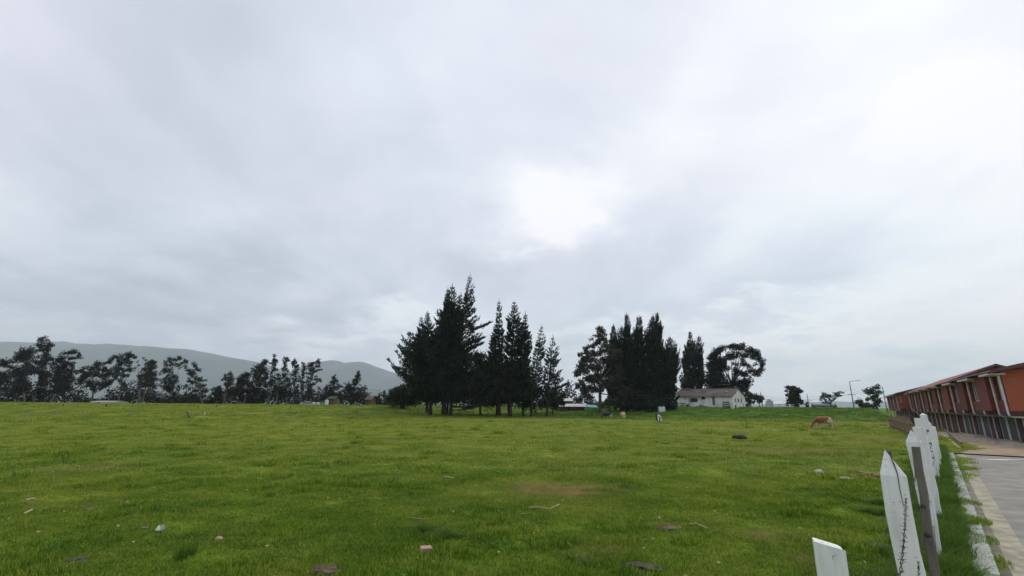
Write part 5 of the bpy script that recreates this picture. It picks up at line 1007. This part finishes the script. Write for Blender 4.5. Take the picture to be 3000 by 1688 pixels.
# ------------------------------------------------------------------ cattle
def cow(label, px, py, mt, heading, scale=1.0, pose='graze', stride=0.0):
    b = hit(px, py); e = empty('cow', (b.x, b.y, T(b.x, b.y)-.02), heading, label, 'cow', 'cattle grazing on the pasture'); e.scale = (scale,)*3
    bm = bmesh.new(); lay = bm.verts.layers.skin.verify(); V = {}
    def v(n, co, r, r2=None): x = bm.verts.new(co); x[lay].radius = (r, r2 or r); V[n] = x; return x
    def e_(a, b_): bm.edges.new((V[a], V[b_]))
    v('rump', (.80, 0, 1.08), .25, .27); v('hip', (.58, 0, 1.05), .33, .32); v('belly', (.1, 0, .95), .40, .42); v('chest', (-.40, 0, .98), .34, .38); v('shoulder', (-.66, 0, 1.02), .20, .27)
    v('neck', (-.95, .02, .80), .12, .17); v('poll', (-1.18, .04, .48), .11, .12); v('face', (-1.28, .05, .28), .085, .09); v('muzzle', (-1.34, .05, .10), .07)
    for a, b_ in (('rump', 'hip'), ('hip', 'belly'), ('belly', 'chest'), ('chest', 'shoulder'), ('shoulder', 'neck'), ('neck', 'poll'), ('poll', 'face'), ('face', 'muzzle')): e_(a, b_)
    V['hip'][lay].use_root = True
    for s_, k in ((1, 'l'), (-1, 'r')):
        f = stride*s_
        v('fs'+k, (-.52, .17*s_, .80), .12); v('fk'+k, (-.54+f*.18, .18*s_, .44), .078); v('ff'+k, (-.54+f*.12, .18*s_, .10), .048); v('fh'+k, (-.57+f*.12, .18*s_, .03), .055)
        e_('chest', 'fs'+k); e_('fs'+k, 'fk'+k); e_('fk'+k, 'ff'+k); e_('ff'+k, 'fh'+k)
        v('ht'+k, (.66-f*.1, .17*s_, .82), .15); v('hk'+k, (.60-f*.25, .19*s_, .64), .10); v('hh'+k, (.80-f*.35, .19*s_, .42), .078); v('hf'+k, (.74-f*.55, .19*s_, .10), .046); v('hv'+k, (.71-f*.55, .19*s_, .03), .055)
        e_('hip', 'ht'+k); e_('ht'+k, 'hk'+k); e_('hk'+k, 'hh'+k); e_('hh'+k, 'hf'+k); e_('hf'+k, 'hv'+k)
    me = bpy.data.meshes.new('body'); bm.to_mesh(me); bm.free(); me.materials.append(mt); o = link(bpy.data.objects.new('body', me), e)
    sk = o.modifiers.new('skin', 'SKIN'); sk.use_smooth_shade = True; sb = o.modifiers.new('sub', 'SUBSURF'); sb.levels = 2; sb.render_levels = 2
    MB().tube([(.98, 0, 1.22), (1.06, 0, 1.05), (1.05, .02, .7), (1.04, .03, .5)], [.035, .03, .02, .02], 5).tube([(1.04, .03, .52), (1.04, .03, .40), (1.04, .03, .28)], [.02, .05, .01], 6).build('tail', mt, e)
    for s_ in (1, -1):
        MB().tube([(-1.10, .04+.09*s_, .56), (-1.10, .04+.17*s_, .55), (-1.12, .04+.26*s_, .50)], [.02, .055, .012], 6).build('ear', mt, e)
        MB().tube([(-1.06, .04+.06*s_, .60), (-1.06, .04+.12*s_, .68), (-1.10, .04+.13*s_, .76)], [.025, .018, .005], 6).build('horn', M['palewood'], e)
    MB().tube([(.42, 0, .78), (.42, 0, .62), (.42, 0, .53)], [.12, .15, .08], 8).build('udder', M['udder'], e)
    return e
cow('brown and white cow seen side on, grazing with its head to the left', 2418, 1259, M['cow_r'], R(-6), .95, stride=-.35)
cow('black cow with a white patch grazing by the sapling, leftmost of the herd', 1780, 1228, M['cow_b'], R(15), .86, stride=.2)
cow('reddish cow with a white back seen from behind, next to the leftmost one', 1824, 1229, M['cow_r2'], R(-84), .92)
cow('mostly black cow walking away with pale legs, right of the reddish one', 1931, 1240, M['cow_b2'], R(-98), 1.0, stride=.3)

# ------------------------------------------------------------------ things lying on the grass
def lump(name, px, py, r, mt, label, cat, seed, flat=.55, amp=.35, sub=3, elong=1.0, rz=0, sink=.25):
    r *= .68 if name != 'stone' else .85
    p = hit(px, py); bm = bmesh.new(); bmesh.ops.create_icosphere(bm, subdivisions=sub, radius=1)
    for v in bm.verts:
        n = mn.fractal(v.co*1.3+Vector((seed, seed, 0)), 1, 2, 4)*amp+mn.cell(v.co*2.2+Vector((seed, 0, 0)))*amp*.3; v.co *= 1+n; v.co.z *= flat; v.co.x *= elong; v.co *= r
    me = bpy.data.meshes.new(name); bm.to_mesh(me); bm.free(); me.materials.append(mt); o = link(bpy.data.objects.new(name, me)); o.location = (p.x, p.y, T(p.x, p.y)+r*flat*(1-sink*2)*.6); o.rotation_euler.z = rz
    return tag(o, label, cat)
lump('stone', 2400, 1390, .16, M['stone'], 'rounded pale stone on the grass left of the flat one', 'stone', 2, .75, .12)
lump('stone', 2478, 1405, .18, M['stone'], 'flat pale stone near the broken board by the fence', 'stone', 5, .35, .15, elong=1.3)
lump('stone', 640, 1582, .07, M['brickbit'], 'rounded brownish stone in the grass at the lower left', 'stone', 8, .8, .12)
lump('soil_clod', 955, 1682, .20, M['clod'], 'crumbly reddish clod of soil at the bottom edge', 'soil clod', 3, .5, .5, 4, 1.2)
lump('soil_clod', 1885, 1672, .26, M['dung'], 'low heap of dark soil at the bottom edge right of the middle', 'soil clod', 6, .22, .6, 4, 1.3)
lump('soil_clod', 1945, 1548, .22, M['clod'], 'flat brown smear of soil above the dark heap', 'soil clod', 7, .14, .3, 3, 1.4)
lump('dung_pat', 222, 1650, .17, M['dung'], 'dark dung pat in the grass at the lower left corner', 'dung', 11, .28, .4, 3, 1.3)
lump('dung_pat', 1712, 1646, .18, M['dung'], 'flat dark pat left of the dark soil heap', 'dung', 12, .16, .3, 3, 1.4)
lump('dung_pat', 268, 1492, .16, M['clod'], 'brown dried pat above the dark one on the left', 'dung', 13, .25, .3, 3, 1.4)
lump('dung_pat', 2390, 1433, .13, M['dung'], 'small black pat below the rounded pale stone', 'dung', 14, .3, .4)
lump('dung_pat', 2285, 1402, .22, M['dung'], 'dark pat left of the rounded pale stone', 'dung', 16, .2, .5)
lump('dung_pat', 418, 1556, .12, M['clod'], 'small brown pat in the grass near the white litter', 'dung', 17, .35, .3)
lump('soil_clod', 88, 1472, .12, M['brickbit'], 'orange lump of soil near the left edge', 'soil clod', 18, .5, .4)
def brick_thing(px, py, sx, sy, sz, rz, mt, name, label, cat, tilt=.1):
    p = hit(px, py); o = MB().box(-sx/2, sx/2, -sy/2, sy/2, -sz/2, sz/2).build(name, mt, None, None, bevel=.006); o.location = (p.x, p.y, T(p.x, p.y)+sz*.55+.03); o.rotation_euler = (tilt, .08, rz); return tag(o, label, cat)
brick_thing(1247, 1625, .165, .10, .065, R(28), M['brickbit'], 'brick', 'pinkish loose brick lying in the grass near the bottom', 'brick', .2)
def sticks(pts, r, mt, name, label, cat='stick'):
    P = []
    for i, (x, y) in enumerate(pts):
        p = hit(x, y); p.z = T(p.x, p.y)+.05+.02*(i % 2); P.append(p)
    o0 = P[0].copy(); return tag(MB().tube([p-o0 for p in P], r, 6).build(name, mt, None, o0), label, cat)
sticks([(1203, 1531), (1250, 1538)], .013, M['browns'], 'stick', 'short straight brown stick above the pinkish brick')
sticks([(1550, 1491), (1583, 1495), (1610, 1500), (1638, 1488)], .013, M['stick'], 'stick', 'long pale stick bent near its right end')
sticks([(1300, 1405), (1328, 1410)], .018, M['stick'], 'stick', 'short pale stick farther out in the middle of the field')
sticks([(2020, 1547), (2040, 1550), (2075, 1562)], .010, M['stick'], 'stick', 'thin dry stalk right of the brown soil smear')
sticks([(2515, 1390), (2580, 1404)], .05, M['browns'], 'board', 'broken brown board against the foot of the fence', 'board')
sticks([(2510, 1398), (2560, 1400)], .035, M['oldwood'], 'board', 'thinner grey board under the broken brown one', 'board')
sticks([(68, 1513), (92, 1502)], .016, M['stick'], 'stick', 'small pale stick near the left edge')
p = hit(2167, 1287); bm = bmesh.new()
q = MB()
for k, (rr, zz_) in enumerate(((.30, .05), (.52, .0), (.58, .10), (.58, .22), (.52, .33), (.30, .28))): 
    q.v += [(rr*math.cos(a*math.pi/16)*1.15, rr*math.sin(a*math.pi/16), zz_+.04*math.sin(a*math.pi/8)) for a in range(32)]
for k in range(6):
    for a in range(32): q.f.append((k*32+a, k*32+(a+1) % 32, ((k+1) % 6)*32+(a+1) % 32, ((k+1) % 6)*32+a))
bm.free(); o = q.build('old_tyre', M['rubber'], None, (p.x, p.y, T(p.x, p.y)+.02), smooth=True); o.scale = (.72, .6, .72); o.rotation_euler = (R(4), 0, 0); tag(o, 'black tyre lying flat in the open pasture', 'tyre')
q = MB()
for i in range(7):
    a = i*.9; q.add([(0, 0, .03), (.05*math.cos(a)+.02, .05*math.sin(a), .12+.02*i % 3*.01), (.07*math.cos(a+.7), .07*math.sin(a+.7), .05), (.02, .01, .02)], [(0, 1, 2, 3)])
p = hit(466, 1567); tag(q.build('paper_scrap', M['tank'], None, (p.x, p.y, T(p.x, p.y))), 'crumpled white scrap of litter in the grass on the left', 'litter')
lump('stone', 1323, 1224, .28, M['stone'], 'white stone at the foot of the tallest pine', 'stone', 21, .6, .2)
for i, (x, y) in enumerate([(2740, 1505), (2790, 1480), (2800, 1530), (2810, 1388)]):
    lump('stone', x, y, [.11, .13, .12, .30][i], M['slab'], ['pale chip of rubble in the verge grass nearest the fence', 'pale rubble stone in the middle of the road verge', 'pale rubble stone in the verge close to the kerb', 'large broken concrete lump at the far end of the verge'][i], 'stone', 30+i, .4, .3, elong=1.3)

# ------------------------------------------------------------------ grass
def blade_patch(name, n, rad, h0, h1, w, mt, lean=.5, strays=0):
    a = RNG.uniform(0, 2*np.pi, n); r_ = rad*np.sqrt(RNG.uniform(0, 1, n)); bx, by = r_*np.cos(a), r_*np.sin(a)
    d = RNG.uniform(0, 2*np.pi, n); h = RNG.uniform(h0, h1, n); ln = RNG.uniform(.1, lean, n)*h; ww = w*RNG.uniform(.6, 1.3, n)
    sx, sy = -np.sin(d)*ww/2, np.cos(d)*ww/2; ox, oy = np.cos(d)*ln, np.sin(d)*ln
    V = np.stack([np.stack([bx-sx, by-sy, np.zeros(n)-.01], 1), np.stack([bx+sx, by+sy, np.zeros(n)-.01], 1),
                  np.stack([bx+ox*.35+sx*.8, by+oy*.35+sy*.8, h*.6], 1), np.stack([bx+ox+sx*.15, by+oy+sy*.15, h*.95], 1),
                  np.stack([bx+ox-sx*.15, by+oy-sy*.15, h*.95], 1), np.stack([bx+ox*.35-sx*.8, by+oy*.35-sy*.8, h*.6], 1)], 1).reshape(-1, 3)
    i = np.arange(n)[:, None]*6; Q = np.concatenate([i+np.array([[0, 1, 2, 5]]), i+np.array([[5, 2, 3, 4]])], 0)
    o = np_mesh(name, V, Q, mt); COL.objects.unlink(o); return o
def scatter(name, pts, rots, scs, idx, protos, label, cat):
    """one object: points of its own mesh carry a few clump meshes (geometry nodes)"""
    me = bpy.data.meshes.new(name); me.vertices.add(len(pts)); me.vertices.foreach_set('co', np.asarray(pts, np.float32).ravel())
    for nm, dt, arr in (('rot', 'FLOAT', rots), ('idx', 'INT', idx)):
        a = me.attributes.new(nm, dt, 'POINT'); a.data.foreach_set('value', np.asarray(arr, np.float32 if dt == 'FLOAT' else np.int32))
    a = me.attributes.new('scv', 'FLOAT_VECTOR', 'POINT'); a.data.foreach_set('vector', np.asarray(scs, np.float32).ravel())
    o = link(bpy.data.objects.new(name, me)); g = bpy.data.node_groups.new(name, 'GeometryNodeTree')
    g.interface.new_socket('Geometry', in_out='INPUT', socket_type='NodeSocketGeometry'); g.interface.new_socket('Geometry', in_out='OUTPUT', socket_type='NodeSocketGeometry')
    gi = g.nodes.new('NodeGroupInput'); go = g.nodes.new('NodeGroupOutput'); join = g.nodes.new('GeometryNodeJoinGeometry')
    def attr(nm, dt): n = g.nodes.new('GeometryNodeInputNamedAttribute'); n.data_type = dt; n.inputs[0].default_value = nm; return n.outputs[0]
    for k, pr in enumerate(protos):
        oi = g.nodes.new('GeometryNodeObjectInfo'); oi.inputs[0].default_value = pr; ip = g.nodes.new('GeometryNodeInstanceOnPoints')
        cmp = g.nodes.new('FunctionNodeCompare'); cmp.data_type = 'INT'; cmp.operation = 'EQUAL'
        g.links.new(attr('idx', 'INT'), cmp.inputs[2]); cmp.inputs[3].default_value = k
        cx_ = g.nodes.new('ShaderNodeCombineXYZ'); g.links.new(attr('rot', 'FLOAT'), cx_.inputs[2])
        g.links.new(gi.outputs[0], ip.inputs['Points']); g.links.new(cmp.outputs[0], ip.inputs['Selection']); g.links.new(oi.outputs['Geometry'], ip.inputs['Instance'])
        g.links.new(cx_.outputs[0], ip.inputs['Rotation']); g.links.new(attr('scv', 'FLOAT_VECTOR'), ip.inputs['Scale']); g.links.new(ip.outputs[0], join.inputs[0])
    g.links.new(join.outputs[0], go.inputs[0]); md = o.modifiers.new('clumps', 'NODES'); md.node_group = g
    return tag(o, label, cat, kind='stuff')
def tn(x, y, s_=1, k=0): return mn.noise(Vector((x*s_+k*7.3, y*s_-k*3.1, k*1.7)))
short = [blade_patch('sward', 1000, .50, .018, .050, .008, M['blades'], 1.2) for _ in range(3)]
tall = [blade_patch('tuft', 110, .16, .04, .11, .010, M['blades'], 1.0) for _ in range(3)]
def verge_ok(x, y):
    w = (x-KA.x)*KN.x+(y-KA.y)*KN.y; s_ = (x-KA.x)*KD.x+(y-KA.y)*KD.y
    v = x*RV.x+y*RV.y; u = x*RU.x+y*RU.y
    if s_ < 25 and w > -.55: return 0
    if v > 5.2 and u > 24: return 0
    return 1
pts, rots, scs, idx = [], [], [], []
def put(x, y, s_, sz, k):
    pts.append((x, y, T(x, y)-.005*s_)); rots.append(random.uniform(0, 6.28)); scs.append((s_, s_, sz)); idx.append(k)
def wedge(y0, y1, dens, fn):
    n = int(dens*1.4*(y1*y1-y0*y0))
    for _ in range(n):
        y = math.sqrt(random.uniform(y0*y0, y1*y1)); x = random.uniform(-1.6, 1.2)*y
        if verge_ok(x, y): fn(x, y)
wedge(4.2, 15, 7.5, lambda x, y: put(x, y, 1.0, random.uniform(.7, 1.2)*(1+.9*max(0, tn(x, y, .5))), random.randrange(3)))
wedge(15, 42, 2.4, lambda x, y: put(x, y, random.uniform(1.6, 2.1), random.uniform(.8, 1.3)*(1+.8*max(0, tn(x, y, .35))), random.randrange(3)))
wedge(42, 118, .5, lambda x, y: put(x, y, random.uniform(3.2, 4.5), random.uniform(1.2, 2.2)*(1+.9*max(0, tn(x, y, .2, 2))), random.randrange(3)))
def tuftput(x, y, a=1.0):
    k = tn(x, y, .45, 3)+.5*tn(x, y, 1.6, 5)
    if k > .12: put(x, y, random.uniform(.7, 1.3)*a, random.uniform(.6, 1.1)*a*(1+1.2*k), 3+random.randrange(3))
wedge(4.2, 14, 9, tuftput); wedge(14, 34, 3.0, lambda x, y: tuftput(x, y, 1.5)); wedge(34, 62, .6, lambda x, y: tuftput(x, y, 2.2))
# coarse tussocks of ungrazed grass beyond the paddock
def tuss(x, y):
    y0 = 52+30*sstep(-45, -4, x)-12*sstep(5, 40, x)
    if y > y0-3-3*tn(x, y, .1) and tn(x, y, .23, 6)+.4*tn(x, y, .9, 8) > (-.05 if x > 5 else .12):
        put(x, y, random.uniform(3, 6), random.uniform(3.2, 6.0)*(1 if x > 5 else .7), 3+random.randrange(3))
wedge(48, 122, .55, tuss)
scatter('pasture_grass', pts, rots, scs, idx, short+tall, 'short green pasture grass with darker tufts', 'grass')
# a single spiky tuft, and the row of rank tufts at the foot of the fence
pts, rots, scs, idx = [], [], [], []
rank = [blade_patch('rank_tuft', 130, .13, .14, .34, .009, M['lush'], 1.1) for _ in range(3)]
for s_ in np.arange(-9, 25, .055):
    for _ in range(2):
        w = -.60-abs(random.gauss(0, .36)); p = kp(s_+random.uniform(-.1, .1), w); 
        if p.y < 1.0: continue
        edge = 1 if w > -.9 else .8; put(p.x, p.y, random.uniform(.7, 1.3), random.uniform(.45, 1.0)*edge*(1+.5*tn(p.x, p.y, .8)), random.randrange(3))
for _ in range(330):      # ragged strip on the field side of the posts
    i = random.randrange(1, len(line)-1); f = random.random(); p = line[i].lerp(line[i+1], f); d_ = abs(random.gauss(0, .22)); put(p.x-FS.x*d_, p.y-FS.y*d_, random.uniform(.5, 1.0), random.uniform(.3, .8), random.randrange(3))
for (px, py, n, h) in [(560, 1622, 2, .9), (1290, 1575, 5, .4), (1335, 1583, 5, .4), (2545, 1505, 5, .5), (2565, 1480, 5, .6), (1250, 1560, 5, .5)]:
    c = hit(px, py)
    for _ in range(n): put(c.x+random.gauss(0, .10), c.y+random.gauss(0, .10), random.uniform(.5, .9), h*random.uniform(.6, 1), random.randrange(3))
scatter('verge_grass', pts, rots, scs, idx, rank, 'long lush grass on the road verge and at the foot of the fence', 'grass')
# dry leaves and bits strewn over the sward
n = 3800; P = []
for _ in range(n):
    y = math.sqrt(random.uniform(20, 900)); x = random.uniform(-1.15, 1.0)*y
    if (x-KA.x)*KN.x+(y-KA.y)*KN.y < -.6 and tn(x, y, .4, 9) > -.25: P.append((x, y, T(x, y)+.055))
P = np.array(P); n = len(P); D = RNG.normal(size=(n, 3))*np.array([1, 1, .25]); LL = RNG.uniform(.025, .085, n)
tag(crown('leaf_litter', P, D, LL, LL*RNG.uniform(.2, .7, n), M['straw'], None), 'scattered dry leaves and straw bits on the grass', 'leaf litter', kind='stuff')
